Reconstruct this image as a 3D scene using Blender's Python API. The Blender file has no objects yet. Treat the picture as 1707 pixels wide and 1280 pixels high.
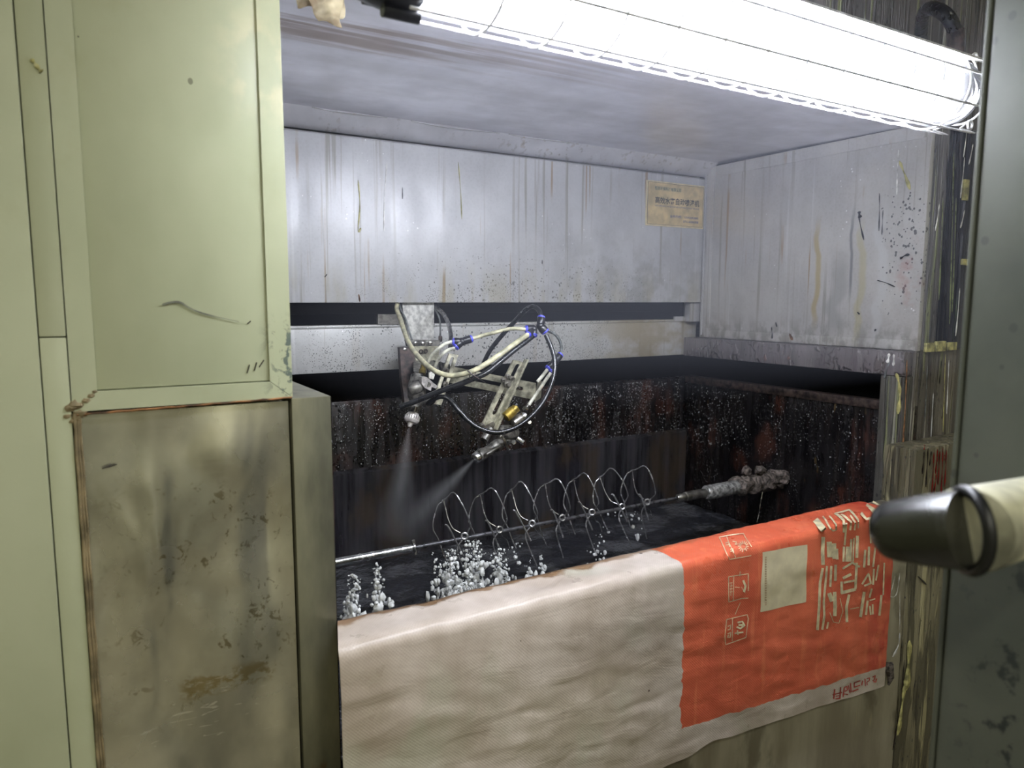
import bpy, bmesh, math, random
from mathutils import Vector, Matrix, noise as mnoise

random.seed(7)
S = bpy.context.scene
COL = S.collection

# ------------------------------------------------------------------ camera
W_, H_ = 1707.0, 1280.0
FPX = 1200.6
PITCH, YAW, ROLL = 0.11919, 0.5405, 0.00277
CAMZ = 1.45
Fh = Vector((math.sin(YAW), math.cos(YAW), 0))
FWD = Fh * math.cos(PITCH) + Vector((0, 0, -math.sin(PITCH)))
RGT = Vector((math.cos(YAW), -math.sin(YAW), 0))
UPV = RGT.cross(FWD)
RGT, UPV = RGT * math.cos(ROLL) + UPV * math.sin(ROLL), UPV * math.cos(ROLL) - RGT * math.sin(ROLL)
CAM = Vector((0, 0, CAMZ))
cam = bpy.data.cameras.new('camera')
cam.sensor_fit = 'HORIZONTAL'; cam.sensor_width = 36.0
cam.lens = FPX / W_ * 36.0
cam.clip_start = 0.02
cam.dof.use_dof = True
cam.dof.focus_distance = 1.25
cam.dof.aperture_fstop = 6.4
co = bpy.data.objects.new('camera', cam); COL.objects.link(co)
M = Matrix.Identity(4)
for i, v in enumerate((RGT, UPV, -FWD)):
    M[0][i], M[1][i], M[2][i] = v.x, v.y, v.z
M.translation = CAM
co.matrix_world = M
S.camera = co

# ------------------------------------------------------------------ world, exposure, room lights
S.cycles.max_bounces = 7
S.view_settings.view_transform = 'Standard'
S.view_settings.look = 'None'
S.view_settings.exposure = 0.0
S.view_settings.gamma = 1.0
S.view_settings.use_curve_mapping = False
wd = bpy.data.worlds.new('world'); S.world = wd; wd.use_nodes = True
wd.node_tree.nodes['Background'].inputs[0].default_value = (0.75, 0.8, 0.7, 1)
wd.node_tree.nodes['Background'].inputs[1].default_value = 0.0
ROOM_LIGHT = 21.0       # watts per ceiling fixture
ROOM_COL = (1.0, 0.98, 0.82)
LAMP_EMIT = 80.0        # strength of the caged lamp's tubes
LAMP_COL = (0.885, 0.91, 1.0)
HAZE = 0.09             # scattering of the haze added for glow about the lamp, per metre
ROOM_FIX = [(-0.9, -0.9, 2.80), (0.9, -1.3, 2.80), (-0.1, -2.1, 2.80)]

# ------------------------------------------------------------------ pixel helpers
def ray(u, v):
    return FWD + RGT * ((u - W_ / 2) / FPX) + UPV * ((H_ / 2 - v) / FPX)
def PY(u, v, Y):
    d = ray(u, v); return CAM + d * (Y / d.y)
def PX(u, v, X):
    d = ray(u, v); return CAM + d * (X / d.x)
def PH(u, v, h):
    d = ray(u, v); return CAM + d * (h / d.z)
def q(x, y, Y):      # spray gun close-up
    return PY(600 + x / 4.266, 490 + y / 4.267, Y)
def mmpx(p):         # metres per pixel at a point
    return (p - CAM).dot(FWD) / FPX

# ------------------------------------------------------------------ materials
def lin(c):
    out = []
    for x in c:
        x = x / 255.0
        out.append(x / 12.92 if x <= 0.04045 else ((x + 0.055) / 1.055) ** 2.4)
    return (*out, 1.0)

class Mat:
    def __init__(self, name, rough=0.5, metal=0.0, color=(128, 128, 128), spec=0.5):
        self.m = bpy.data.materials.new(name); self.m.use_nodes = True
        self.nt = self.m.node_tree; self.N = self.nt.nodes; self.L = self.nt.links
        self.b = self.N['Principled BSDF']; self.out = self.N['Material Output']
        self.b.inputs['Base Color'].default_value = lin(color)
        self.b.inputs['Roughness'].default_value = rough
        self.b.inputs['Metallic'].default_value = metal
        self.b.inputs['Specular IOR Level'].default_value = spec
        self.geo = None
    def pos(self):
        if self.geo is None:
            self.geo = self.N.new('ShaderNodeNewGeometry')
        return self.geo.outputs['Position']
    def link(self, a, b):
        if isinstance(a, bpy.types.NodeSocket): self.L.new(a, b)
        else: b.default_value = a
    def axis(self, i):
        if not hasattr(self, 'sep'):
            self.sep = self.N.new('ShaderNodeSeparateXYZ'); self.L.new(self.pos(), self.sep.inputs[0])
        return self.sep.outputs[i]
    def mapped(self, scale, off=(0, 0, 0)):
        n = self.N.new('ShaderNodeMapping'); self.L.new(self.pos(), n.inputs[0])
        n.inputs['Scale'].default_value = scale if isinstance(scale, tuple) else (scale,) * 3
        n.inputs['Location'].default_value = off
        return n.outputs[0]
    def noise(self, scale, detail=4, rough=0.55, dist=0.0, off=(0, 0, 0)):
        n = self.N.new('ShaderNodeTexNoise'); self.L.new(self.mapped(scale, off), n.inputs['Vector'])
        n.inputs['Scale'].default_value = 1.0; n.inputs['Detail'].default_value = detail
        n.inputs['Roughness'].default_value = rough; n.inputs['Distortion'].default_value = dist
        return n.outputs['Fac']
    def vor(self, scale, off=(0, 0, 0), feature='F1', out='Distance', rand=1.0):
        n = self.N.new('ShaderNodeTexVoronoi'); self.L.new(self.mapped(scale, off), n.inputs['Vector'])
        n.inputs['Scale'].default_value = 1.0; n.feature = feature; n.inputs['Randomness'].default_value = rand
        return n.outputs[out]
    def ss(self, v, a, b, lo=0.0, hi=1.0):
        n = self.N.new('ShaderNodeMapRange'); n.interpolation_type = 'SMOOTHSTEP'
        self.link(v, n.inputs['Value'])
        if a > b: a, b, lo, hi = b, a, hi, lo
        n.inputs['From Min'].default_value = a; n.inputs['From Max'].default_value = b
        n.inputs['To Min'].default_value = lo; n.inputs['To Max'].default_value = hi
        return n.outputs['Result']
    def op(self, o, a, b=0.0, clamp=False):
        n = self.N.new('ShaderNodeMath'); n.operation = o; n.use_clamp = clamp
        self.link(a, n.inputs[0]); self.link(b, n.inputs[1]); return n.outputs[0]
    def mul(self, *a):
        r = a[0]
        for x in a[1:]: r = self.op('MULTIPLY', r, x)
        return r
    def mix(self, fac, a, b):
        n = self.N.new('ShaderNodeMix'); n.data_type = 'RGBA'
        self.link(fac, n.inputs[0])
        self.link(lin(a) if isinstance(a, tuple) else a, n.inputs[6])
        self.link(lin(b) if isinstance(b, tuple) else b, n.inputs[7])
        return n.outputs[2]
    def color(self, c): self.link(c, self.b.inputs['Base Color'])
    def rough(self, c): self.link(c, self.b.inputs['Roughness'])
    def bump(self, h, strength=0.3, dist=0.002):
        n = self.N.new('ShaderNodeBump'); n.inputs['Strength'].default_value = strength
        n.inputs['Distance'].default_value = dist; self.L.new(h, n.inputs['Height'])
        if hasattr(self, 'lastb'): self.L.new(self.lastb, n.inputs['Normal'])
        self.lastb = n.outputs[0]
        self.L.new(n.outputs[0], self.b.inputs['Normal'])
    def box(self, x=None, y=None, z=None, soft=0.01):
        r = None
        for i, rg in enumerate((x, y, z)):
            if rg is None: continue
            a = self.ss(self.axis(i), rg[0] - soft, rg[0] + soft)
            b = self.ss(self.axis(i), rg[1] + soft, rg[1] - soft)
            ab = self.mul(a, b); r = ab if r is None else self.mul(r, ab)
        return r

def simple(name, color, rough=0.5, metal=0.0, spec=0.5, var=0.12, scale=60.0):
    """one-colour material with slight procedural wear"""
    m = Mat(name, rough, metal, color, spec)
    n = m.noise(scale, 4)
    dark = tuple(max(0, int(c * (1 - var * 2))) for c in color)
    lite = tuple(min(255, int(c * (1 + var))) for c in color)
    m.color(m.mix(m.ss(n, 0.3, 0.7), dark, lite))
    m.rough(m.ss(n, 0.3, 0.7, max(0, rough - 0.06), min(1, rough + 0.08)))
    return m.m

Z = CAMZ
def galvanised(name, base=(186, 187, 190), extra=None, metal=0.25, r0=.34, r1=.52, runs=.75, thin=.62):
    m = Mat(name, 0.42, metal, base)
    c = m.mix(m.ss(m.noise((9, 9, 6), 5), 0.3, 0.7), tuple(int(x * .93) for x in base), tuple(min(255, int(x * 1.04)) for x in base))
    # faint spangle
    c = m.mix(m.mul(m.ss(m.vor(160), 0.2, 0.6), 0.10), c, (225, 226, 230))
    # thin vertical runs
    st = m.mul(m.ss(m.noise((70, 70, 1.3), 3, 0.6), 0.57, 0.66), m.ss(m.noise((5, 5, 2), 2, off=(3, 1, 0)), 0.40, 0.58))
    c = m.mix(m.mul(st, thin), c, (132, 126, 112))
    st2 = m.mul(m.ss(m.noise((60, 60, 1.2), 2, 0.5, off=(9, 2, 1)), 0.64, 0.67), m.ss(m.noise((6, 6, 5), 3, off=(1, 7, 3)), 0.46, 0.60))
    c = m.mix(m.mul(st2, runs), c, (150, 122, 82))
    wh = m.mul(m.ss(m.noise((55, 55, 1.0), 2, 0.5, off=(4, 4, 4)), 0.66, 0.74), 0.35)
    c = m.mix(wh, c, (222, 222, 222))
    wsp = m.op('LESS_THAN', m.vor((70, 70, 70), off=(5, 5, 5)), m.ss(m.noise(9, 2, off=(2, 8, 1)), .5, .7, 0, .13))
    c = m.mix(m.mul(wsp, .8 if thin > .2 else .1), c, (240, 240, 240))
    m.rough(m.ss(m.noise((20, 20, 3), 4), 0.3, 0.7, r0, r1))
    if extra: c = extra(m, c)
    m.color(c)
    m.bump(m.noise((14, 14, 10), 3), 0.12, 0.004)
    return m.m

def back_extra(m, c):
    # paint overspray specks, dense along the lower middle
    reg = m.mul(m.ss(m.axis(2), Z + 0.16, Z + 0.0), m.box(x=(0.62, 1.24), soft=0.16))
    reg = m.op('ADD', m.mul(reg, 0.20), 0.06)
    sp = m.op('LESS_THAN', m.vor((150, 150, 120)), m.mul(reg, m.ss(m.noise(60, 2), 0.35, 0.65, 0.3, 1.25)))
    c = m.mix(m.mul(sp, 0.8), c, (82, 82, 80))
    reg3 = m.mul(m.ss(m.axis(2), Z + .14, Z - .0), m.box(x=(.46, 1.34), soft=.14), m.ss(m.noise(22, 3), .35, .6, .25, 1.0))
    sp3 = m.op('LESS_THAN', m.vor((320, 320, 260)), m.mul(reg3, .27))
    c = m.mix(m.mul(sp3, .85), c, (72, 72, 68))
    ye = m.mul(m.ss(m.axis(2), Z + 0.10, Z), m.ss(m.noise((22, 22, 5), 3), 0.45, 0.65))
    c = m.mix(m.mul(ye, 0.35), c, (168, 160, 118))
    gr = m.mul(m.box(x=(1.02, 1.5), soft=0.2), m.ss(m.axis(2), Z + 0.22, Z + 0.02), m.ss(m.noise(26, 4), 0.42, 0.62))
    return m.mix(m.mul(gr, 0.35), c, (120, 122, 112))
def rail_extra(m, c):
    reg = m.op('ADD', m.mul(m.box(x=(0.66, 1.10), soft=0.15), 0.24), m.mul(m.box(x=(0.50, 0.66), soft=0.05), 0.16))
    sp = m.op('LESS_THAN', m.vor((120, 120, 110)), m.mul(reg, m.ss(m.noise(45, 2), 0.35, 0.65, 0.35, 1.3)))
    c = m.mix(m.mul(sp, 0.85), c, (52, 54, 54))
    reg3 = m.mul(m.box(x=(.36, 1.26), soft=.1), m.ss(m.noise(24, 3), .35, .62, .3, 1.0))
    sp3 = m.op('LESS_THAN', m.vor((300, 300, 260)), m.mul(reg3, .30))
    c = m.mix(m.mul(sp3, .9), c, (46, 48, 46))
    c = m.mix(m.mul(m.box(x=(1.16, 1.6), soft=0.12), m.ss(m.noise((11, 11, 16), 4), .34, .58), 0.75), c, (150, 136, 100))
    return c
def right_extra(m, c):
    def run(y, wd, z0, z1, col, k, c):
        wob = m.ss(m.noise((0, 0, 9), 2), 0.2, 0.8, -wd, wd)
        d = m.op('ABSOLUTE', m.op('SUBTRACT', m.op('ADD', m.axis(1), wob), y))
        f = m.mul(m.ss(d, wd, wd * 0.3), m.ss(m.axis(2), z1 + .03, z1 - .05), m.ss(m.axis(2), z0 - .02, z0 + .05), k)
        return m.mix(f, c, col)
    c = run(1.085, .010, Z - .07, Z + .17, (172, 152, 88), .75, c)
    c = run(1.035, .028, Z - .10, Z + .10, (150, 150, 146), .6, c)
    c = run(0.975, .012, Z - .10, Z + .16, (180, 172, 120), .55, c)
    c = run(0.93, .016, Z - .10, Z + .20, (205, 206, 206), .5, c)
    c = run(1.0, .005, Z - .0, Z + .19, (90, 92, 96), .7, c)
    dirt = m.mul(m.ss(m.axis(2), Z - .03, Z - .10), m.ss(m.noise((40, 40, 26), 4), .42, .6))
    c = m.mix(m.mul(dirt, .6), c, (110, 104, 92))
    reg = m.op('ADD', m.mul(m.box(y=(0.80, 0.925), z=(Z - .02, Z + .22), soft=.03), 0.21), 0.05)
    sp = m.op('LESS_THAN', m.vor((135, 135, 110)), m.mul(reg, m.ss(m.noise(48, 3), .38, .66, .2, 1.6)))
    c = m.mix(m.mul(sp, .85), c, (62, 62, 66))
    red = m.mul(m.box(y=(0.84, 0.90), z=(Z - .02, Z + .12), soft=.03), m.ss(m.noise(30, 4), .5, .7))
    return m.mix(m.mul(red, .45), c, (170, 120, 112))
def ceil_extra(m, c):
    wob = m.ss(m.noise((2.5, 30, 4), 4), 0.2, 0.8, -0.035, 0.035)
    yy = m.op('ADD', m.op('ADD', m.axis(1), wob), m.mul(m.axis(0), 0.06))
    band = m.mul(m.ss(yy, 0.955, 0.985), m.ss(yy, 1.07, 1.02), m.ss(m.axis(0), 0.98, 0.35), m.ss(m.noise((3, 60, 3), 4), .3, .55))
    c = m.mix(m.mul(band, .75), c, (128, 100, 76))
    gr = m.ss(m.noise((3, 16, 3), 5, off=(5, 0, 0)), .35, .7)
    return m.mix(m.mul(gr, .25), c, (180, 178, 178))

MT = {}
MT['back'] = galvanised('galvanised_back', (192, 193, 196), back_extra)
MT['rail'] = galvanised('galvanised_rail', (186, 187, 186), rail_extra, runs=.15)
MT['right'] = galvanised('galvanised_right', (188, 186, 182), right_extra)
MT['ceil'] = galvanised('galvanised_ceiling', (236, 236, 244), ceil_extra, .75, .30, .42, .0, .08)
MT['galv'] = galvanised('galvanised_plain', (172, 172, 174))
MT['cove'] = galvanised('galvanised_cove', (226, 226, 232), None, .45, .35, .5, .25, .4)

def crust(name, base, cols, rough=0.35, sx=52.0, sz=2.0):
    """steel buried under vertical runs of many paints"""
    m = Mat(name, rough, 0.0, base)
    c = m.mix(m.ss(m.noise((12, 12, 3), 5), .3, .7), tuple(int(x * .7) for x in base), base)
    hh = None
    for i, (col, lo, k, sc) in enumerate(cols):
        n = m.noise((sx * sc, sx * sc, sz), 3, .55, 0.3, off=(i * 3.7, i * 1.3, i * 2.1))
        f = m.ss(n, lo, lo + .06)
        c = m.mix(m.mul(f, k), c, col)
        hh = f if hh is None else m.op('ADD', hh, m.mul(f, 0.6))
    sp = m.op('LESS_THAN', m.vor((120, 120, 60)), m.ss(m.noise(30, 3), .45, .7, 0, .32))
    c = m.mix(m.mul(sp, .8), c, (40, 40, 42))
    m.color(c)
    m.rough(m.ss(m.noise((50, 50, 4), 3), .3, .7, rough - .15, rough + .2))
    m.bump(m.op('ADD', hh, m.noise((70, 70, 9), 3)), 0.8, 0.004)
    return m.m
MT['post_up'] = crust('paint_crust_upper', (122, 118, 120), [((92, 90, 92), .52, .8, 1), ((60, 62, 68), .56, .8, .7), ((196, 196, 186), .62, .7, 1.4), ((150, 158, 112), .61, .7, .8), ((34, 38, 46), .61, .85, 1.2)])
MT['post_lo'] = crust('paint_crust_lower', (112, 106, 96), [((78, 74, 66), .50, .8, 1), ((52, 50, 48), .55, .8, .8), ((164, 160, 142), .60, .75, 1.5), ((122, 126, 84), .60, .6, .8), ((96, 44, 32), .67, .6, .9)])
MT['jamb'] = crust('paint_crust_jamb', (92, 90, 84), [((70, 70, 66), .48, .8, .8), ((150, 148, 138), .60, .6, 1.3), ((130, 134, 92), .61, .7, .7), ((92, 48, 36), .64, .7, .8)], 0.3)
MT['post_base'] = crust('paint_crust_base', (140, 133, 106), [((78, 74, 58), .46, .8, .6), ((176, 168, 130), .60, .8, .45), ((58, 54, 44), .58, .8, .7), ((70, 66, 52), .63, .8, 1.4)], 0.38, 60, 3.4)
MT['groove'] = crust('paint_crust_groove', (60, 58, 58), [((24, 24, 26), .45, .9, 1), ((150, 152, 150), .64, .8, 1.5), ((96, 108, 80), .62, .7, .8)], 0.25)
MT['ledge'] = crust('ledge_crust', (116, 111, 112), [((104, 98, 100), .50, .6, .5), ((84, 78, 74), .58, .6, .8), ((150, 112, 104), .66, .5, .6)], 0.35, 40, 14)

# wet dark basin wall
def wet(name, brown_k=0.9):
    m = Mat(name, 0.28, 0.0, (20, 18, 18), 0.6)
    c = m.mix(m.ss(m.noise((8, 8, 5), 5), .35, .7), (10, 9, 12), (26, 23, 24))
    br = m.mul(m.ss(m.noise((13, 13, 8), 5, off=(2, 5, 1)), .50, .68), m.ss(m.noise((60, 60, 6), 3), .3, .6))
    c = m.mix(m.mul(br, brown_k * .8), c, (72, 42, 32))
    st = m.ss(m.noise((75, 75, 2.4), 3), .56, .68)
    c = m.mix(m.mul(st, .4), c, (50, 45, 42))
    ye = m.mul(m.ss(m.noise((40, 40, 12), 3, off=(8, 8, 8)), .68, .74), .6)
    c = m.mix(m.mul(ye, .6), c, (110, 90, 56))
    m.color(c)
    m.rough(m.ss(m.noise((50, 50, 8), 3), .3, .7, .16, .42))
    d = m.ss(m.vor((170, 170, 120)), .42, .12)
    m.bump(m.mul(d, m.ss(m.noise((18, 18, 7), 3), .42, .6)), 0.9, 0.004)
    m.bump(m.noise((60, 60, 5), 4), .4, .004)
    return m.m
MT['wet'] = wet('wet_dark_wall')
MT['wet2'] = wet('wet_dark_side', 1.0)
def curtain():
    m = Mat('wet_lower_wall', .2, 0, (40, 40, 44), .6)
    c = m.mix(m.ss(m.noise((40, 40, 3), 4), .3, .7), (26, 25, 30), (56, 55, 58))
    c = m.mix(m.mul(m.ss(m.noise((9, 9, 5), 4, off=(4, 0, 4)), .5, .66), .6), c, (62, 52, 40))
    m.color(c); m.bump(m.noise((50, 50, 5), 4), .35, .004); return m.m
MT['curtain'] = curtain()
MT['duct'] = simple('shade_dark_duct', (26, 25, 25), 0.7, 0, .2)  # near-black lining, the shade of the recesses is put into its colour

# pale green painted sheet
def pale():
    m = Mat('pale_green_paint', 0.38, 0.0, (196, 201, 168), 0.4)
    c = m.mix(m.ss(m.noise((5, 5, 3.5), 4), .3, .7), (156, 160, 130), (172, 175, 145))
    dirt = m.ss(m.noise((14, 14, 10), 6, .65), .56, .74)
    c = m.mix(m.mul(dirt, .22), c, (150, 148, 112))
    sc = m.mul(m.op('LESS_THAN', m.vor((55, 55, 40)), m.ss(m.noise(9, 3, off=(4, 2, 7)), .56, .72, 0, .15)), .75)
    c = m.mix(sc, c, (96, 96, 78))
    # dark smears near the lower outer corner and by the top
    reg = m.box(x=(.185, .23), z=(Z - .12, Z - .03), soft=.018)
    sm = m.mul(reg, m.ss(m.noise((75, 75, 55), 4, .6, .6), .50, .58))
    c = m.mix(m.mul(sm, .85), c, (58, 74, 74))
    reg2 = m.box(x=(.15, .225), z=(Z + .20, Z + .30), soft=.03)
    c = m.mix(m.mul(reg2, m.ss(m.noise((26, 26, 20), 4), .45, .65), .5), c, (206, 198, 160))
    m.color(c)
    m.rough(m.ss(m.noise((8, 8, 6), 4), .3, .7, .30, .46))
    m.bump(m.noise((3.5, 3.5, 2.5), 2), .25, .01)
    return m.m
MT['pale'] = pale()

def dull_steel():
    m = Mat('dented_stainless', 0.3, 0.85, (196, 192, 170))
    c = m.mix(m.ss(m.noise((7, 7, 5), 5), .3, .7), (164, 162, 146), (222, 218, 196))
    mud2 = m.mul(m.box(x=(.02, .20), z=(Z - .46, Z - .20), soft=.05), m.ss(m.noise((85, 85, 75), 5, .72, .6), .575, .62), m.ss(m.noise((14, 14, 11), 2), .40, .58))
    c = m.mix(m.mul(mud2, .75), c, (112, 100, 62))
    tape = m.mul(m.box(x=(.075, .175), z=(Z - .45, Z - .425), soft=.006), m.ss(m.noise((40, 40, 70), 5, .7), .47, .55))
    c = m.mix(m.mul(tape, .75), c, (150, 132, 82))
    scr = m.mul(m.ss(m.noise((26, 26, 190), 3, .6, 1.2), .66, .70), m.ss(m.axis(2), Z - .40, Z - .48))
    c = m.mix(m.mul(scr, .7), c, (236, 234, 220))
    m.color(c)
    m.rough(m.ss(m.noise((10, 10, 8), 4), .3, .7, .20, .36))
    m.bump(m.noise((9, 9, 5), 2, .4, .6), .8, .02)
    m.bump(m.noise((4, 4, 160), 2), .05, .001)
    return m.m
MT['dull_steel'] = dull_steel()
def olive():
    m = Mat('olive_steel_stile', 0.36, 0.6, (120, 118, 98))  # darker olive than the cabinet sheet, browner towards the bottom
    c = m.mix(m.ss(m.noise((16, 16, 5), 5), .3, .7), (92, 92, 78), (140, 138, 116))
    c = m.mix(m.mul(m.ss(m.noise((20, 20, 8), 4, off=(3, 3, 3)), .55, .7), m.ss(m.axis(2), Z - .40, Z - .55)), c, (96, 78, 52))
    m.color(c); m.bump(m.noise((40, 40, 8), 3), .15, .003); return m.m
MT['olive'] = olive()
def lowfront():
    m = Mat('grimy_front_steel', 0.4, 0.4, (150, 146, 128))
    c = m.mix(m.ss(m.noise((14, 14, 3.0), 5), .35, .65), (158, 150, 130), (190, 184, 164))
    c = m.mix(m.mul(m.ss(m.noise((12, 12, 7), 5), .52, .66), .6), c, (88, 80, 60))
    c = m.mix(m.mul(m.ss(m.noise((40, 40, 7), 3, off=(2, 2, 2)), .66, .72), .6), c, (196, 188, 150))
    m.color(c); m.bump(m.noise((60, 60, 10), 3), .3, .003); return m.m
MT['front'] = lowfront()
def nearpanel():
    m = Mat('grey_painted_housing', 0.42, 0.1, (112, 116, 106))
    c = m.mix(m.ss(m.noise((7, 7, 7), 5), .3, .7), (74, 78, 72), (94, 97, 88))
    c = m.mix(m.mul(m.ss(m.noise((45, 45, 40), 4, .65), .54, .64), m.ss(m.axis(2), Z - .12, Z - .24), m.ss(m.axis(1), .305, .262)), c, (44, 48, 50))
    c = m.mix(m.mul(m.op('LESS_THAN', m.vor((40, 40, 34)), .12), .6), c, (64, 66, 64))
    m.color(c); m.bump(m.noise(30, 3), .1, .002); return m.m
MT['near'] = nearpanel()

MT['steel'] = simple('bright_steel', (205, 205, 205), 0.22, 1.0)
MT['dsteel'] = simple('worn_steel', (150, 148, 142), 0.36, 0.9)
MT['castal'] = simple('grimy_casting', (112, 110, 106), 0.42, 0.6, .5, .3, 90)
MT['darksteel'] = simple('dark_rusty_steel', (62, 52, 48), 0.5, 0.4, .5, .35, 70)
MT['plate'] = simple('speckled_plate', (210, 210, 206), 0.4, 0.3, .5, .10, 120)
MT['arm'] = simple('arm_plate_aluminium', (170, 168, 148), 0.42, 0.35, .5, .16, 70)
MT['brass'] = simple('brass', (140, 122, 56), 0.42, 0.7, .5, .2)
MT['alu'] = simple('pale_aluminium', (212, 208, 206), .35, .3, .5, .1, 90)
MT['white_plastic'] = simple('white_fitting', (224, 222, 212), 0.35)
MT['black_hose'] = simple('black_hose', (22, 24, 28), 0.28, 0, .6)
MT['grey_hose'] = simple('smoked_hose', (108, 112, 112), 0.25, 0, .6)
MT['cream_hose'] = simple('cream_hose', (192, 189, 158), 0.35)
MT['white_hose'] = simple('white_hose', (220, 220, 206), 0.32)
MT['black_plastic'] = simple('black_plastic', (26, 27, 34), 0.35)
MT['blue_plastic'] = simple('blue_ring', (82, 86, 224), 0.35)
MT['wire'] = simple('hook_wire', (168, 168, 170), 0.22, .7)
MT['rod'] = simple('dark_rod', (92, 92, 96), 0.3, 0.6)
MT['holder'] = simple('holder_steel', (150, 150, 148), .4, .5, .5, .25, 130)
MT['bead'] = simple('water_bead', (225, 228, 235), .08, .6)
MT['gunk'] = simple('caked_paint', (88, 80, 76), 0.7, 0, .3, .35, 120)
MT['cagewire'] = simple('white_cage_wire', (232, 234, 238), 0.35)
MT['reflector'] = simple('white_reflector', (240, 242, 245), 0.4)
MT['brown_bead'] = simple('sealant_bead', (132, 118, 88), 0.55, 0, .4, .16, 25)
MT['rust'] = simple('rust_seam', (110, 78, 48), 0.7, 0, .3, .3, 60)
MT['drip_red'] = simple('red_paint', (104, 14, 12), 0.12, 0, .6)
MT['drip_dark'] = simple('dark_paint', (34, 24, 22), 0.2, 0, .6)
MT['drip_white'] = simple('white_paint', (226, 226, 222), 0.2, 0, .6)
MT['drip_yellow'] = simple('yellow_paint', (176, 170, 110), 0.3, 0, .5)
MT['drip_green'] = simple('green_paint', (120, 130, 84), 0.3, 0, .5)
MT['drip_black'] = simple('black_paint', (22, 24, 30), 0.15, 0, .6)
MT['gold'] = simple('nameplate_gold', (214, 192, 140), 0.38, 0.15, .5, .08, 24)
MT['gold_edge'] = simple('nameplate_rim', (228, 214, 172), 0.35, 0.15, .5, .05)
MT['ink_dark'] = simple('ink_dark', (58, 54, 46), 0.5)
MT['ink_blue'] = simple('ink_blue', (66, 66, 124), 0.5)
MT['ink_green'] = simple('ink_green', (52, 92, 84), 0.5)
MT['ink_white'] = simple('print_cream', (226, 214, 176), 0.45, 0, .5, .1, 50)
MT['ink_red'] = simple('print_red', (176, 62, 52), 0.5)
MT['patch'] = simple('print_patch', (216, 206, 172), 0.45, 0, .5, .03, 30)
MT['grey_pipe'] = simple('painted_pipe', (196, 194, 170), 0.4, 0.0, .5, .22, 14)
MT['rubber'] = simple('smoky_rubber', (40, 40, 36), 0.22, 0, .7, .25, 18)
MT['rubber_ring'] = simple('black_rubber', (16, 16, 18), 0.4)
MT['wallpaint'] = simple('room_wall_paint', (188, 187, 172), 0.8, 0, .3, .06, 3)
MT['concrete'] = simple('floor_concrete', (140, 134, 122), 0.7, 0, .3, .12, 6)
MT['ceilpaint'] = simple('room_ceiling_paint', (176, 176, 168), 0.8, 0, .3, .05, 3)
MT['foam'] = simple('white_foam', (214, 216, 216), 0.35, 0, .5, .08, 90)
MT['tape'] = simple('dirty_tape', (176, 170, 112), 0.5, 0, .4, .2, 60)

def emis(name, col, st):
    m = bpy.data.materials.new(name); m.use_nodes = True
    b = m.node_tree.nodes['Principled BSDF']
    b.inputs['Base Color'].default_value = (0.9, 0.9, 0.9, 1)
    b.inputs['Emission Color'].default_value = (*col, 1); b.inputs['Emission Strength'].default_value = st
    return m
MT['tube'] = emis('lit_tube', LAMP_COL, LAMP_EMIT)
MT['frosted'] = simple('frosted_pane', (206, 208, 200), .35, 0, .5, .04, 6)
def clear(name, tint, k):
    m = bpy.data.materials.new(name); m.use_nodes = True; nt = m.node_tree
    nt.nodes.remove(nt.nodes['Principled BSDF'])
    t = nt.nodes.new('ShaderNodeBsdfTransparent'); t.inputs[0].default_value = (*tint, 1)
    g = nt.nodes.new('ShaderNodeBsdfGlossy'); g.inputs['Roughness'].default_value = 0.05
    f = nt.nodes.new('ShaderNodeFresnel'); f.inputs[0].default_value = k
    mx = nt.nodes.new('ShaderNodeMixShader')
    dz = nt.nodes.new('ShaderNodeBsdfTranslucent'); dz.inputs[0].default_value = (.95, .96, 1, 1)
    mz = nt.nodes.new('ShaderNodeMixShader'); mz.inputs[0].default_value = .07
    nt.links.new(t.outputs[0], mz.inputs[1]); nt.links.new(dz.outputs[0], mz.inputs[2])
    nt.links.new(f.outputs[0], mx.inputs[0]); nt.links.new(mz.outputs[0], mx.inputs[1]); nt.links.new(g.outputs[0], mx.inputs[2])
    nt.links.new(mx.outputs[0], nt.nodes['Material Output'].inputs[0])
    return m
MT['glass'] = clear('lamp_glass', (0.97, 0.98, 1.0), 1.3)
def film():
    m = Mat('dusty_plastic_film', 0.25, 0, (176, 160, 130), .6)
    m.color(m.mix(m.ss(m.noise((40, 40, 40), 4), .35, .65), (132, 116, 92), (190, 178, 148)))
    m.b.inputs['Alpha'].default_value = 0.8
    m.b.inputs['Transmission Weight'].default_value = 0.15
    return m.m
MT['film'] = film()
def water():
    m = Mat('basin_water', 0.08, 0.0, (46, 48, 54), 0.6)
    c = m.mix(m.ss(m.noise((12, 12, 12), 4), .45, .65), (48, 49, 54), (84, 85, 89))
    m.color(c)
    m.bump(m.noise((40, 40, 40), 4, .55, .5), .5, .02)
    return m.m
MT['water'] = water()
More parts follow.
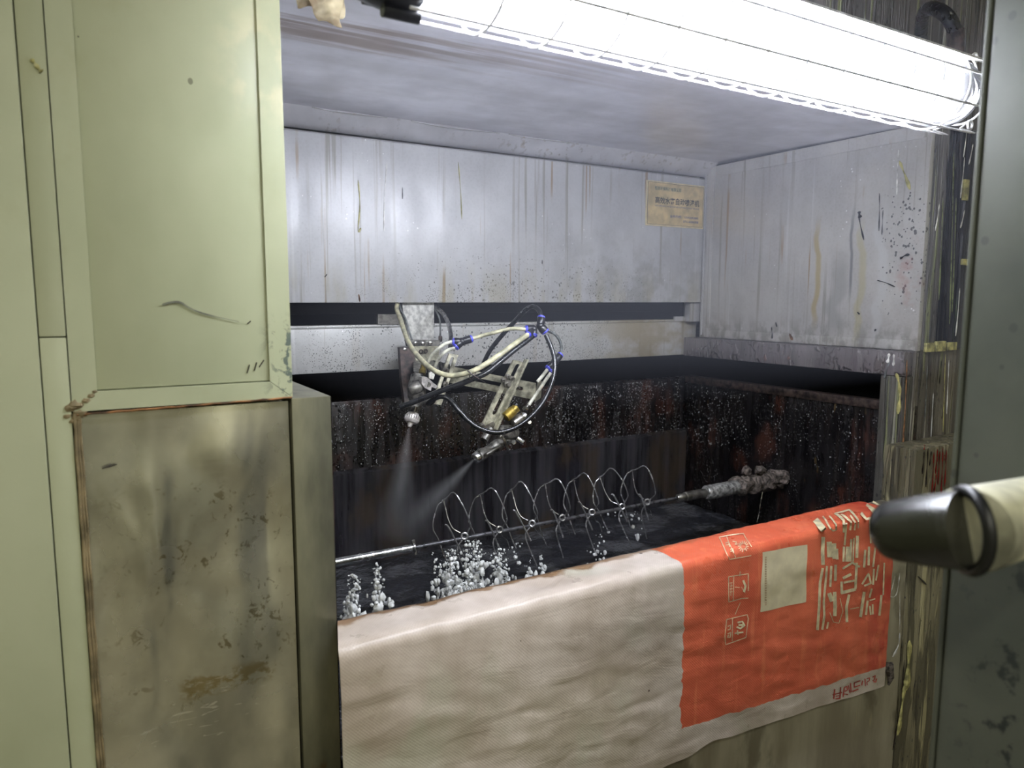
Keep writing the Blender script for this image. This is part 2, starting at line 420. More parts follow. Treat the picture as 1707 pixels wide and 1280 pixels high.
def mist(name, apex, d, L, r0, r1, dens):
    """volume that is dense at the nozzle and thins outwards and along the jet"""
    m = bpy.data.materials.new(name); m.use_nodes = True; nt = m.node_tree; N, K = nt.nodes, nt.links
    N.remove(N['Principled BSDF'])
    def vm(o, a, b):
        n = N.new('ShaderNodeVectorMath'); n.operation = o
        for i, x in enumerate((a, b)):
            if isinstance(x, bpy.types.NodeSocket): K.new(x, n.inputs[i])
            elif x is not None:
                if o == 'SCALE' and i == 1: n.inputs['Scale'].default_value = x
                else: n.inputs[i].default_value = x
        return n
    def ma(o, a, b):
        n = N.new('ShaderNodeMath'); n.operation = o; n.use_clamp = False
        for i, x in enumerate((a, b)):
            if isinstance(x, bpy.types.NodeSocket): K.new(x, n.inputs[i])
            else: n.inputs[i].default_value = x
        return n.outputs[0]
    g = N.new('ShaderNodeNewGeometry')
    rel = vm('SUBTRACT', g.outputs['Position'], tuple(apex)).outputs[0]
    al = vm('DOT_PRODUCT', rel, tuple(d)).outputs['Value']
    ax = N.new('ShaderNodeVectorMath'); ax.operation = 'SCALE'; ax.inputs[0].default_value = tuple(d); K.new(al, ax.inputs['Scale'])
    rad = vm('LENGTH', vm('SUBTRACT', rel, ax.outputs[0]).outputs[0], None).outputs['Value']
    t = ma('DIVIDE', al, L)
    rt = ma('ADD', ma('MULTIPLY', t, r1 - r0), r0)
    k = ma('MAXIMUM', ma('SUBTRACT', 1.0, ma('DIVIDE', rad, rt)), 0.0)
    k = ma('MULTIPLY', k, k)
    fade = ma('MAXIMUM', ma('SUBTRACT', 1.0, t), 0.0)
    den = ma('MULTIPLY', ma('MULTIPLY', k, fade), ma('DIVIDE', dens, ma('ADD', t, .16)))
    mp = N.new('ShaderNodeMapping'); mp.inputs['Scale'].default_value = (70, 70, 22); K.new(g.outputs['Position'], mp.inputs[0])
    n = N.new('ShaderNodeTexNoise'); n.inputs['Scale'].default_value = 1.0; K.new(mp.outputs[0], n.inputs['Vector'])
    den = ma('MULTIPLY', den, ma('ADD', ma('MULTIPLY', n.outputs['Fac'], 1.6), .2))
    v = N.new('ShaderNodeVolumeScatter'); v.inputs['Color'].default_value = (.9, .92, .95, 1); K.new(den, v.inputs['Density'])
    K.new(v.outputs[0], N['Material Output'].inputs['Volume'])
    return m

# ------------------------------------------------------------------ sack surface definition
YS = 0.7706          # front face of the hanging sack
HS = -0.3995         # top of the lip relative to eye level
SXB = PY(563, 1037, .84).x
SX0, SX1 = PY(563, 1085, YS).x, PY(1476, 1000, YS).x
_o0, _o1 = PY(1127, 1210, YS), PY(1475, 1105, YS); OSL = (_o1.z - _o0.z) / (_o1.x - _o0.x)
_h0, _h1, _h2 = PY(1080, 1285, YS), PY(1180, 1232, YS), PY(1475, 1136, YS)
XO = 0.7625
def hem_low(x):
    if x < _h1.x: return _h1.z - Z + (x - _h1.x) * (_h1.z - _h0.z) / (_h1.x - _h0.x) * (1 if x > _h0.x else .6)
    return _h1.z - Z + (x - _h1.x) * (_h2.z - _h1.z) / (_h2.x - _h1.x)
def sackm():
    m = Mat('woven_sack', 0.36, 0.0, (206, 196, 186), .5)
    x, z = m.axis(0), m.axis(2)
    base = m.mix(m.ss(m.noise((10, 10, 7), 5), .3, .7), (178, 164, 150), (214, 202, 192))
    base = m.mix(m.mul(m.ss(m.noise((6, 6, 9), 5, .6, off=(1, 4, 2)), .5, .68), .5), base, (160, 150, 128))
    base = m.mix(m.mul(m.ss(m.noise((5, 5, 3), 4, off=(5, 1, 2)), .52, .65), .30), base, (178, 190, 166))
    edge = m.op('ADD', x, m.ss(m.noise((0, 0, 22), 3), .2, .8, -.008, .008))
    om = m.ss(edge, XO - .0008, XO + .0008)
    lo = m.op('ADD', m.op('ADD', m.mul(m.op('SUBTRACT', x, _o0.x), OSL), _o0.z), m.ss(m.noise((26, 0, 0), 3), .2, .8, -.003, .003))
    om = m.mul(om, m.ss(m.op('SUBTRACT', z, lo), -.0006, .0006))
    org = m.mix(m.ss(m.noise((9, 9, 7), 5), .3, .7), (206, 92, 62), (226, 112, 78))
    org = m.mix(m.mul(m.ss(m.noise((60, 60, 5), 3), .55, .7), .5), org, (234, 138, 96))
    org = m.mix(m.mul(m.ss(x, 1.20, 1.29), m.ss(m.noise((40, 40, 20), 4), .4, .6), .7), org, (190, 40, 34))
    c = m.mix(om, base, org)
    dirt = m.mul(m.ss(m.op('ADD', m.axis(1), m.ss(m.noise((18, 18, 18), 4), .2, .8, -.014, .014)), .822, .832), m.ss(x, 1.02, .60))
    c = m.mix(m.mul(dirt, .9), c, (120, 88, 52))
    dots = m.mul(m.op('LESS_THAN', m.vor((34, 34, 30)), m.ss(m.noise(10, 3, off=(6, 2, 2)), .52, .7, 0, .10)), .85)
    c = m.mix(dots, c, (70, 52, 40))
    ck = m.mul(m.op('SINE', m.mul(x, 1500.0)), m.op('SINE', m.mul(m.op('ADD', z, m.mul(m.axis(1), -1.0)), 1500.0)))
    c = m.mix(m.mul(m.ss(ck, -.2, .9), .13), c, (120, 110, 100))
    m.color(c)
    m.rough(m.ss(m.noise((20, 20, 20), 4), .3, .7, .26, .46))
    m.bump(ck, .12, .0006)
    m.bump(m.noise((14, 14, 34), 4, .5, .8), .30, .005)
    return m.m
MT['sack'] = sackm()

# ------------------------------------------------------------------ mesh helpers
ICO = {}
class MB:
    def __init__(self): self.bm = bmesh.new()
    def box(self, a, b, bevel=0.0):
        a = Vector(a); b = Vector(b)
        lo = Vector(map(min, a, b)); hi = Vector(map(max, a, b))
        r = bmesh.ops.create_cube(self.bm, size=1.0)
        for v in r['verts']:
            v.co = Vector(((lo[i] + hi[i]) / 2 + v.co[i] * (hi[i] - lo[i])) for i in range(3))
        if bevel > 0:
            es = list({e for v in r['verts'] for e in v.link_edges})
            bmesh.ops.bevel(self.bm, geom=es, offset=bevel, segments=2, affect='EDGES', profile=0.6)
        return self
    def prism(self, pts, off):
        n = len(pts); off = Vector(off)
        A = [self.bm.verts.new(p) for p in pts]; B = [self.bm.verts.new(Vector(p) + off) for p in pts]
        self.bm.faces.new(A); self.bm.faces.new(B[::-1])
        for i in range(n):
            j = (i + 1) % n
            self.bm.faces.new((A[j], A[i], B[i], B[j]))
        return self
    def tube(self, pts, r, seg=10, caps=True, squash=None):
        pts = [Vector(p) for p in pts]; n = len(pts)
        rs = r if isinstance(r, (list, tuple)) else [r] * n
        t = [(pts[min(i + 1, n - 1)] - pts[max(i - 1, 0)]).normalized() for i in range(n)]
        up = Vector((0, 0, 1)) if abs(t[0].z) < .9 else Vector((0, 1, 0))
        nx = t[0].cross(up).normalized()
        rings = []
        for i in range(n):
            nx = (nx - t[i] * nx.dot(t[i]))
            if nx.length < 1e-6: nx = t[i].orthogonal()
            nx.normalize(); ny = t[i].cross(nx)
            ring = []
            for k in range(seg):
                a = 2 * math.pi * k / seg
                d = nx * math.cos(a) * rs[i] + ny * math.sin(a) * rs[i]
                if squash: d = Vector((d[j] * squash[j] for j in range(3)))
                ring.append(self.bm.verts.new(pts[i] + d))
            rings.append(ring)
        for i in range(n - 1):
            for k in range(seg):
                l = (k + 1) % seg
                self.bm.faces.new((rings[i][k], rings[i][l], rings[i + 1][l], rings[i + 1][k]))
        if caps:
            self.bm.faces.new(rings[0][::-1]); self.bm.faces.new(rings[-1])
        return self
    def cyl(self, a, b, r, seg=18, r2=None): return self.tube([a, b], [r, r if r2 is None else r2], seg)
    def lathe(self, a, d, prof, seg=20):
        """prof: (distance along d, radius)"""
        d = Vector(d).normalized(); a = Vector(a)
        nx = d.orthogonal().normalized(); ny = d.cross(nx)
        rings = []
        for s, r in prof:
            rings.append([self.bm.verts.new(a + d * s + (nx * math.cos(2 * math.pi * k / seg) + ny * math.sin(2 * math.pi * k / seg)) * max(r, 1e-5)) for k in range(seg)])
        for i in range(len(rings) - 1):
            for k in range(seg):
                l = (k + 1) % seg
                self.bm.faces.new((rings[i][k], rings[i][l], rings[i + 1][l], rings[i + 1][k]))
        self.bm.faces.new(rings[0][::-1]); self.bm.faces.new(rings[-1])
        return self
    def torus(self, c, axis, R, r, seg=24, sseg=8, arc=(0, 2 * math.pi)):
        axis = Vector(axis).normalized(); nx = axis.orthogonal().normalized(); ny = axis.cross(nx); c = Vector(c)
        rings = []
        for k in range(seg):
            a = 2 * math.pi * k / seg
            d = nx * math.cos(a) + ny * math.sin(a)
            rings.append([self.bm.verts.new(c + d * (R + r * math.cos(b)) + axis * r * math.sin(b)) for b in [2 * math.pi * j / sseg for j in range(sseg)]])
        for k in range(seg):
            l = (k + 1) % seg
            for j in range(sseg):
                m = (j + 1) % sseg
                self.bm.faces.new((rings[k][j], rings[l][j], rings[l][m], rings[k][m]))
        return self
    def blob(self, c, r, sub=2, sq=(1, 1, 1), jit=0.0):
        if sub not in ICO:
            t = bmesh.new(); bmesh.ops.create_icosphere(t, subdivisions=sub, radius=1.0); t.verts.index_update()
            ICO[sub] = ([v.co.copy() for v in t.verts], [[v.index for v in f.verts] for f in t.faces]); t.free()
        c = Vector(c); vs = []
        for p in ICO[sub][0]:
            k = 1 + (jit * mnoise.noise(p * 1.7 + c * 60) if jit else 0)
            vs.append(self.bm.verts.new((c.x + p.x * r * sq[0] * k, c.y + p.y * r * sq[1] * k, c.z + p.z * r * sq[2] * k)))
        for f in ICO[sub][1]: self.bm.faces.new([vs[i] for i in f])
        return self

def obj(name, mb, mat, parent=None, smooth=True, angle=40):
    me = bpy.data.meshes.new(name)
    bm = mb.bm
    bmesh.ops.recalc_face_normals(bm, faces=bm.faces[:])
    if parent is not None:
        off = world_loc(parent)
        for v in bm.verts: v.co -= off
    if smooth:
        for f in bm.faces: f.smooth = True
        lim = math.radians(angle)
        for e in bm.edges:
            e.smooth = len(e.link_faces) == 2 and e.calc_face_angle(0) < lim
    bm.to_mesh(me); bm.free()
    me.materials.append(MT[mat] if isinstance(mat, str) else mat)
    o = bpy.data.objects.new(name, me); COL.objects.link(o)
    if parent is not None: o.parent = parent
    return o
def world_loc(o):
    v = Vector((0, 0, 0))
    while o is not None: v += o.location; o = o.parent
    return v
def tag(o, label, cat, group=None, kind=None):
    if label: o['label'] = label
    if cat: o['category'] = cat
    if group: o['group'] = group
    if kind: o['kind'] = kind
    return o
def thing(name, label, cat, loc=(0, 0, 0), group=None, kind=None):
    e = bpy.data.objects.new(name, None); COL.objects.link(e); e.location = loc; e.empty_display_size = .05
    return tag(e, label, cat, group, kind)
def struct(name, mb, mat, parent=None):
    o = obj(name, mb, mat, parent)
    if parent is None: o['kind'] = 'structure'
    return o
def spline(pts, n=8):
    pts = [Vector(p) for p in pts]; P = [pts[0] * 2 - pts[1]] + pts + [pts[-1] * 2 - pts[-2]]
    out = []
    for i in range(1, len(P) - 2):
        for k in range(n):
            t = k / n
            a, b, c, d = P[i - 1], P[i], P[i + 1], P[i + 2]
            out.append(0.5 * ((2 * b) + (c - a) * t + (2 * a - 5 * b + 4 * c - d) * t * t + (3 * b - a - 3 * c + d) * t ** 3))
    out.append(pts[-1]); return out
def hz(h): return h + Z

# ------------------------------------------------------------------ room shell
RX0, RX1, RY0, RY1, RZ = -2.2, 2.6, -2.8, 1.75, 2.9
struct('floor', MB().box((RX0, RY0, -.1), (RX1, RY1, 0)), 'concrete')
struct('ceiling', MB().box((RX0, RY0, RZ), (RX1, RY1, RZ + .1)), 'ceilpaint')
struct('wall_left', MB().box((RX0 - .1, RY0, 0), (RX0, RY1, RZ)), 'wallpaint')
struct('wall_right', MB().box((RX1, RY0, 0), (RX1 + .1, RY1, RZ)), 'wallpaint')
struct('wall_rear', MB().box((RX0, RY0 - .1, 0), (RX1, RY0, RZ)), 'wallpaint')
struct('wall_front', MB().box((RX0, RY1, 0), (RX1, RY1 + .1, RZ)), 'wallpaint')
dr_ = thing('added_door_1', None, None, (.3, RY0, 0), kind='structure')  # unseen pale door, added for reflections in the steel cabinet
obj('added_door_frame', MB().box((-.12, RY0, 0), (-.06, RY0 + .06, 2.16)).box((.56, RY0, 0), (.62, RY0 + .06, 2.16)).box((-.06, RY0, 2.10), (.56, RY0 + .06, 2.16)), 'reflector', dr_)
obj('door_pane', MB().box((-.06, RY0 + .01, .30), (.56, RY0 + .03, 2.10)), 'frosted', dr_)
obj('added_door_kick_panel', MB().box((-.06, RY0 + .005, .01), (.56, RY0 + .04, .30)), 'reflector', dr_)
for i, (x, y, z) in enumerate(ROOM_FIX):
    t = thing('ceiling_light', 'long fluorescent ceiling fixture of the workshop', 'light', (x, y, z), 'workshop ceiling fixtures')
    obj('housing', MB().box((x - .62, y - .07, z + .02), (x + .62, y + .07, RZ)), 'reflector', t)
    obj('diffuser', MB().box((x - .60, y - .06, z), (x + .60, y + .06, z + .018), .004), 'reflector', t)
    ld = bpy.data.lights.new('ceiling_light_offscreen', 'AREA'); ld.shape = 'RECTANGLE'; ld.size = 1.2; ld.size_y = .14
    ld.energy = ROOM_LIGHT; ld.color = ROOM_COL
    lo = bpy.data.objects.new('ceiling_light_offscreen', ld); COL.objects.link(lo); lo.location = (0, 0, -.012); lo.parent = t

# ------------------------------------------------------------------ spray booth
YF, YB, YR, YBAS, XW = 0.84, 1.44, 1.473, 1.4975, 1.4745
HC, HCR = 0.3486, 0.319
XL = 0.2105
XLB = 0.2535
XLG, XBS = 1.4390, 1.4755     # inner face of the ledge, inner face of the basin side
booth = thing('spray_booth', 'galvanised steel water-curtain spray booth with stained panels and dark wet basin', 'spray booth', (0.86, 1.15, 0))
obj('back_panel', MB().box((XL, YB, hz(-.011)), (XW, YB + .008, hz(HCR)), .0015), 'back', booth)
# sloping cove between the back panel and the roof
mb = MB().prism([(XL, YB, hz(HCR + .0048)), (XL, YB - .040, hz(.3555)), (XL, YB + .008, hz(.3555)), (XL, YB + .008, hz(HCR + .0048))], (XW - XL, 0, 0))
obj('cove_panel', mb, 'cove', booth)
# lapped seam, sealant running in waves below the roof
mb = MB()
pts = [(XL + (XW - XL) * i / 40, YB - .0006, hz(HCR - .0012)) for i in range(41)]
mb.tube(pts, .0012, 6)
obj('seam', mb, 'galv', booth)
mb = MB()
for (x0, x1, a) in ((.40, .55, .004), (.60, .80, .006), (.83, 1.02, .003)):
    pp = []
    for i in range(17):
        s = i / 16; x = x0 + (x1 - x0) * s
        pp.append((x, YB - .041 + .003 * math.sin(s * 7), hz(.3545) - a * .6 * math.sin(s * math.pi)))
    mb.tube(pp, .0011, 6)
obj('sealant_bead', mb, 'galv', booth)
# roof
obj('roof_panel', MB().prism([(XL, YF, hz(HC)), (XL, YB + .008, hz(.3562)), (XL, YB + .008, hz(.3702)), (XL, YF, hz(.3626))], (XW + .02 - XL, 0, 0)), 'ceil', booth)
# right hand side wall with a folded border
sw = obj('side_panel', MB().box((XW, YF, hz(-.107)), (XW + .014, YB + .008, hz(HC)), .001), 'right', booth)
obj('border_fold', MB().box((XW - .0035, YB - .030, hz(-.106)), (XW, YB - .001, hz(HC - .001)), .001), 'right', sw)
obj('border_fold', MB().box((XW - .0022, YF + .006, hz(-.106)), (XW, YB - .031, hz(-.086)), .0008), 'right', sw)
obj('border_fold', MB().box((XW - .0022, YF + .006, hz(HC - .028)), (XW, YB - .031, hz(HC - .001)), .0008), 'right', sw)
mb = MB()
pts = [(XW - .006, YB - .004, hz(-.10) + i * .45 / 60) for i in range(61)]
mb.tube(pts, [.0030 + .0016 * mnoise.noise(Vector((0, 0, i * .9))) for i in range(61)], 7)
obj('weld_bead', mb, 'galv', booth)
# left hand inner wall
obj('inner_wall', MB().box((XL - .004, YF + .05, hz(-.115)), (XL, YB + .01, hz(HC))), 'galv', booth)
# guide slot and rail
rail = obj('guide_rail', MB().box((XL, YR, hz(-.156)), (XW + .012, YR + .03, hz(-.064)), .0015), 'rail', booth)
obj('rail_lip', MB().box((XL, YR - .003, hz(-.064)), (XW + .012, YR + .03, hz(-.058)), .0015), 'rail', rail)
obj('rail_end_bracket', MB().box((PY(1150, 520, YB + .01).x, YB + .010, hz(-.064)), (XW + .012, YB + .03, hz(-.0115)), .001), 'galv', rail)
obj('rail_foot', MB().box((1.40, YR - .004, hz(-.062)), (XLG + .001, YR + .001, hz(-.050)), .001), 'galv', rail)
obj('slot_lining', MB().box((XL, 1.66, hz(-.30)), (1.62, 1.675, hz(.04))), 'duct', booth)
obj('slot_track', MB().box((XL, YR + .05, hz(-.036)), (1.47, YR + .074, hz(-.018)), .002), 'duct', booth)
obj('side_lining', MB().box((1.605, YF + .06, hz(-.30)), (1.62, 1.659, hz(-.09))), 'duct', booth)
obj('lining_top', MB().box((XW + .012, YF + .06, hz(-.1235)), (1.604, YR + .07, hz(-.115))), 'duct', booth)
# right hand ledge
obj('side_ledge', MB().box((XLG, YF + .004, hz(-.158)), (XW + .01, YR - .001, hz(-.1075)), .003), 'ledge', booth)
# basin
obj('basin_back_wall', MB().box((XL, YBAS, 0.55), (XBS, YBAS + .02, hz(-.222)), .002), 'wet', booth)
obj('basin_step', MB().prism([(XL, YBAS, hz(-.372)), (XL, YBAS - .012, hz(-.380)), (XL, YBAS - .012, hz(-.62)), (XL, YBAS, hz(-.62))], (XBS - XL, 0, 0)), 'curtain', booth)
obj('basin_side_wall', MB().box((XBS + .001, YF, 0.55), (XBS + .02, YBAS + .02, hz(-.222)), .002), 'wet2', booth)
obj('basin_side_rim', MB().box((XBS - .004, YF + .06, hz(-.238)), (XBS + .022, YBAS - .002, hz(-.218)), .003), 'darksteel', booth)
obj('basin_left_wall', MB().box((XLB - .0012, YF + .002, 0.55), (XLB, YBAS, hz(-.118))), 'wet2', booth)
obj('basin_left_cap', MB().box((XL - .004, 1.102, hz(-.122)), (XLB, YBAS, hz(-.1165))), 'olive', booth)
obj('basin_floor', MB().box((XLB, YF, 0.53), (XBS + .02, YBAS + .02, 0.549)), 'wet2', booth)
# front of the basin: lip carrying the sack
PBX = PY(1529, 770, YS).x
fr = obj('front_panel', MB().box((.2535, YS + .005, 0.02), (PBX - .0015, YF - .002, hz(HS - .006)), .003), 'front', booth)
# fascia above the opening
obj('fascia', MB().box((XL + .003, YF, hz(HC)), (1.86, YF + .02, RZ - .02), .001), 'post_up', booth)
# right hand post
GX0, GX1 = PY(1572, 400, YF).x, PY(1602, 400, YF).x
obj('post_face', MB().box((XW + .0150, YF, hz(-.106)), (GX0, YF + .06, hz(HC) - .001), .003), 'post_up', booth)
obj('post_groove', MB().box((GX0, YF + .022, hz(-.106)), (GX1, YF + .06, hz(HC) - .001)), 'groove', booth)
obj('post_face', MB().box((GX1, YF - .004, hz(-.106)), (1.86, YF + .06, hz(HC) - .001), .003), 'groove', booth)
obj('post_jamb', MB().box((XLG, YF, 0.55), (XW, PX(1467, 640, XLG).y, hz(-.1585)), .003), 'jamb', booth)
obj('post_face', MB().box((XW + .0005, YF + .001, 0.55), (1.86, YF + .06, hz(-.1045)), .003), 'post_lo', booth)
obj('post_edge_trim', MB().box((XW - .006, YF - .003, hz(-.39)), (XW + .004, YF + .004, hz(-.110)), .0015), 'post_lo', booth)
obj('post_base', MB().box((PBX, YS + .003, 0.02), (1.84, YF - .0005, hz(-.292)), .004), 'post_base', booth)
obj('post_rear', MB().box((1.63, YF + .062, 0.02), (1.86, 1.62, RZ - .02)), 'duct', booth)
# dirty tape chunks on the post
for (u, w, v0, v1) in ((1541, 15, 571, 587), (1558, 17, 568, 586), (1577, 16, 570, 584)):
    a = PY(u, v1, YF - .002); b = PY(u + w, v0, YF - .002)
    obj('tape_strip', MB().box((a.x, YF - .006, a.z), (b.x, YF + .001, b.z), .0015), 'tape', booth)
for (u, v, w, hh) in ((1602, 300, 10, 34), (1600, 432, 12, 10)):
    a = PY(u, v + hh, YF - .004); b = PY(u + w, v, YF - .004)
    obj('tape_strip', MB().box((a.x, YF - .010, a.z), (b.x, YF - .0045, b.z), .0015), 'tape', booth)

# paint runs that stand proud of the post
def drip(px, Y, r, mat, plane='Y'):
    pts = [PY(u, v, Y) if plane == 'Y' else PX(u, v, Y) for u, v in px]
    pts = spline(pts, 5); n = len(pts)
    rr = [r * (.55 + .25 * math.sin(i * 1.1)) for i in range(n)]
    rr[0] *= .4; rr[-1] = r * .35
    if n > 4: rr[-2] = r * .9; rr[-3] = r * 1.05
    sq = (1, .55, 1) if plane == 'Y' else (.55, 1, 1)
    return obj('paint_drip', MB().tube(pts, rr, 6, squash=sq), mat, booth)
yb = YS + .002
for (u0, v0, v1, m) in ((1541, 752, 790, 'drip_dark'), (1547, 748, 812, 'drip_dark'), (1553, 752, 776, 'drip_dark'), (1557, 754, 824, 'drip_red'),
                        (1563, 748, 790, 'drip_red'), (1567, 752, 808, 'drip_red'), (1572, 748, 830, 'drip_red'), (1578, 750, 812, 'drip_red'), (1561, 790, 820, 'drip_red')):
    drip([(u0, v0), (u0 - 1.5, (v0 + v1) / 2), (u0 - 3.5, v1)], yb, .0024, m)
for (u0, v0, v1) in ((1541, 741, 750), (1572, 746, 750), (1563, 756, 770), (1575, 758, 768)):
    drip([(u0, v0), (u0, (v0 + v1) / 2), (u0 - .5, v1)], yb - .002, .0016, 'drip_red')
for (p, m, r) in (([(1482, 589), (1481, 598), (1479, 605)], 'drip_white', .004), ([(1490, 590), (1490, 600), (1489, 610)], 'drip_white', .003),):
    drip(p, XLG - .0015, r, m, 'X')
for (p, m, r) in (([(1494, 622), (1499, 640), (1500, 662), (1497, 690)], 'drip_yellow', .0045), ([(1484, 600), (1478, 616), (1474, 630)], 'grey_hose', .003),
                  ([(1491, 745), (1488, 780), (1484, 815)], 'drip_red', .003), ([(1512, 600), (1509, 680), (1504, 760)], 'rust', .002)):
    drip(p, XLG - .0015, r, m, 'X')
for (u0, v0, v1, m) in ((1552, 600, 720, 'darksteel'), (1556, 655, 728, 'drip_white'), (1576, 590, 720, 'drip_yellow'), (1582, 600, 690, 'drip_white'), (1570, 600, 640, 'drip_black'), (1546, 610, 700, 'grey_hose')):
    drip([(u0, v0), (u0 - 2, (v0 + v1) / 2), (u0 - 4, v1)], YF - .0005, .0016, m)
for (u0, v0, v1, m) in ((1613, 205, 262, 'drip_white'), (1622, 240, 274, 'drip_white'), (1608, 262, 330, 'drip_white'), (1566, 340, 385, 'drip_white'),
                        (1608, 350, 380, 'drip_white'), (1600, 480, 560, 'drip_white'), (1590, 250, 540, 'drip_green'), (1584, 280, 560, 'drip_black'),
                        (1572, 330, 500, 'drip_green'), (1594, 330, 520, 'drip_green'), (1580, 260, 420, 'drip_black'), (1568, 500, 575, 'drip_black')):
    drip([(u0, v0), (u0 - 3, (v0 + v1) / 2), (u0 - 7, v1)], YF - .002 if u0 < 1582 else YF - .005, .0022, m)
# runs and scratches on the side wall
for (p, m, r) in (([(1431, 357), (1435, 378), (1440, 400)], 'drip_black', .0022), ([(1466, 322), (1466, 350), (1465, 385)], 'drip_black', .0014),
                  ([(1472, 350), (1471, 372), (1470, 392)], 'drip_black', .0011), ([(1462, 467), (1476, 471), (1492, 478)], 'drip_black', .0014),
                  ([(1429, 520), (1433, 524)], 'drip_black', .002), ([(1500, 432), (1508, 426), (1516, 424)], 'drip_black', .003),
                  ([(1498, 250), (1496, 285), (1495, 325)], 'drip_white', .002), ([(1499, 268), (1508, 290), (1517, 316)], 'drip_yellow', .004)):
    drip(p, XW - .003, r, m, 'X')
drip([(1432, 352), (1433, 358), (1434, 363)], XW - .003, .005, 'drip_black', 'X')
# paint runs on the back panel
for (p, m, r) in (([(597, 300), (600, 340), (597, 385), (602, 380)], 'drip_yellow', .0022), ([(671, 312), (671, 332)], 'drip_black', .0013),
                  ([(764, 270), (768, 320), (770, 365)], 'drip_yellow', .0016), ([(598, 490), (600, 503)], 'rust', .002), ([(541, 462), (545, 457)], 'drip_black', .0014),
                  ([(645, 270), (641, 330), (640, 385)], 'drip_white', .0013), ([(904, 433), (904, 440)], 'drip_black', .0015)):
    drip(p, YB - .0008, r, m)
for (p, m, r) in (([(1286, 545), (1287, 555), (1287, 565)], 'drip_black', .002), ([(1293, 537), (1295, 545)], 'drip_black', .002), ([(1316, 556), (1321, 567)], 'rust', .004), ([(1458, 549), (1460, 551)], 'drip_black', .003)):
    drip(p, XW - .004, r, m, 'X')
# scribble marks on the post base
for (p, m, r) in (([(1500, 955), (1496, 985), (1490, 995), (1480, 993)], 'drip_white', .0018), ([(1492, 960), (1484, 994)], 'drip_white', .0014),
                  ([(1500, 1055), (1498, 1075), (1488, 1095)], 'drip_white', .003), ([(1508, 1100), (1500, 1180), (1488, 1250)], 'drip_dark', .002),
                  ([(1500, 985), (1500, 1050)], 'drip_white', .0008), ([(1516, 1068), (1514, 1110), (1510, 1150)], 'tape', .010), ([(1508, 1140), (1503, 1180), (1496, 1225)], 'tape', .007), ([(1530, 960), (1545, 975)], 'drip_dark', .002)):
    drip(p, YS + .001, r, m)
mb = MB().tube([PY(1470, 1112, YS - .003), PY(1483, 1112, YS - .003), PY(1485, 1130, YS - .003), PY(1481, 1142, YS - .004)], [.010, .012, .009, .003], 8, squash=(1, .5, 1))
obj('caked_lump', mb, 'gunk', booth)

# maker's plate
a = PY(1077, 301, YB); b = PY(1173, 311, YB); c = PY(1169, 381, YB); d = PY(1074, 376, YB)
npx0, npx1 = a.x, b.x; npz1 = (a.z + b.z) / 2 + .001; npz0 = (c.z + d.z) / 2
plate = obj('nameplate', MB().box((npx0, YB - .003, npz0), (npx1, YB - .0002, npz1), .0006), 'gold_edge', booth)
plate['label'] = 'gold maker plate with Chinese lettering'
obj('plate_face', MB().box((npx0 + .004, YB - .0036, npz0 + .004), (npx1 - .004, YB - .0028, npz1 - .004)), 'gold', plate)
rim = MB(); e = .0034
for (p, r) in (((npx0 + e, npz0 + e), (npx1 - e, npz0 + e + .0008)), ((npx0 + e, npz1 - e - .0008), (npx1 - e, npz1 - e)), ((npx0 + e, npz0 + e), (npx0 + e + .0008, npz1 - e)), ((npx1 - e - .0008, npz0 + e), (npx1 - e, npz1 - e))):
    rim.box((p[0], YB - .0040, p[1]), (r[0], YB - .0034, r[1]))
obj('plate_border', rim, 'ink_dark', plate)
def text_mesh(txt, width, height, bold=0.0):
    cu = bpy.data.curves.new('lettering', 'FONT'); cu.body = txt; cu.size = 1.0; cu.offset = bold; cu.resolution_u = 3
    o = bpy.data.objects.new('lettering_tmp', cu); COL.objects.link(o)
    bpy.context.view_layer.update()
    me = bpy.data.meshes.new_from_object(o.evaluated_get(bpy.context.evaluated_depsgraph_get()))
    bpy.data.objects.remove(o); bpy.data.curves.remove(cu)
    xs = [v.co.x for v in me.vertices]; ys = [v.co.y for v in me.vertices]
    sx = width / (max(xs) - min(xs)); sy = height / (max(ys) - min(ys)); x0, y0 = min(xs), min(ys)
    for v in me.vertices: v.co.x = (v.co.x - x0) * sx; v.co.y = (v.co.y - y0) * sy
    return me
pw, ph = npx1 - npx0, npz1 - npz0
for (txt, fx, fz, fw, fh, mat, bold) in (('恒京环保科技有限公司', .13, .80, .45, .085, 'ink_green', .012), ('高效水帘自动喷漆机', .14, .50, .77, .155, 'ink_dark', .02),
                                        ('HIGH EFFICIENT WATER CURTAIN AUTOMATIC SPRAY MACHINE', .14, .435, .77, .035, 'ink_blue', .0),
                                        ('业务热线：13592042880', .40, .205, .50, .065, 'ink_blue', .01), ('0752-8386808', .63, .115, .27, .05, 'ink_blue', .01)):
    me = text_mesh(txt, fw * pw, fh * ph, bold)
    off = world_loc(plate)
    for v in me.vertices:
        v.co = Vector((npx0 + fx * pw + v.co.x, YB - .0042, npz0 + fz * ph + v.co.y)) - off
    me.materials.clear(); me.materials.append(MT[mat])
    o = bpy.data.objects.new('lettering', me); COL.objects.link(o); o.parent = plate

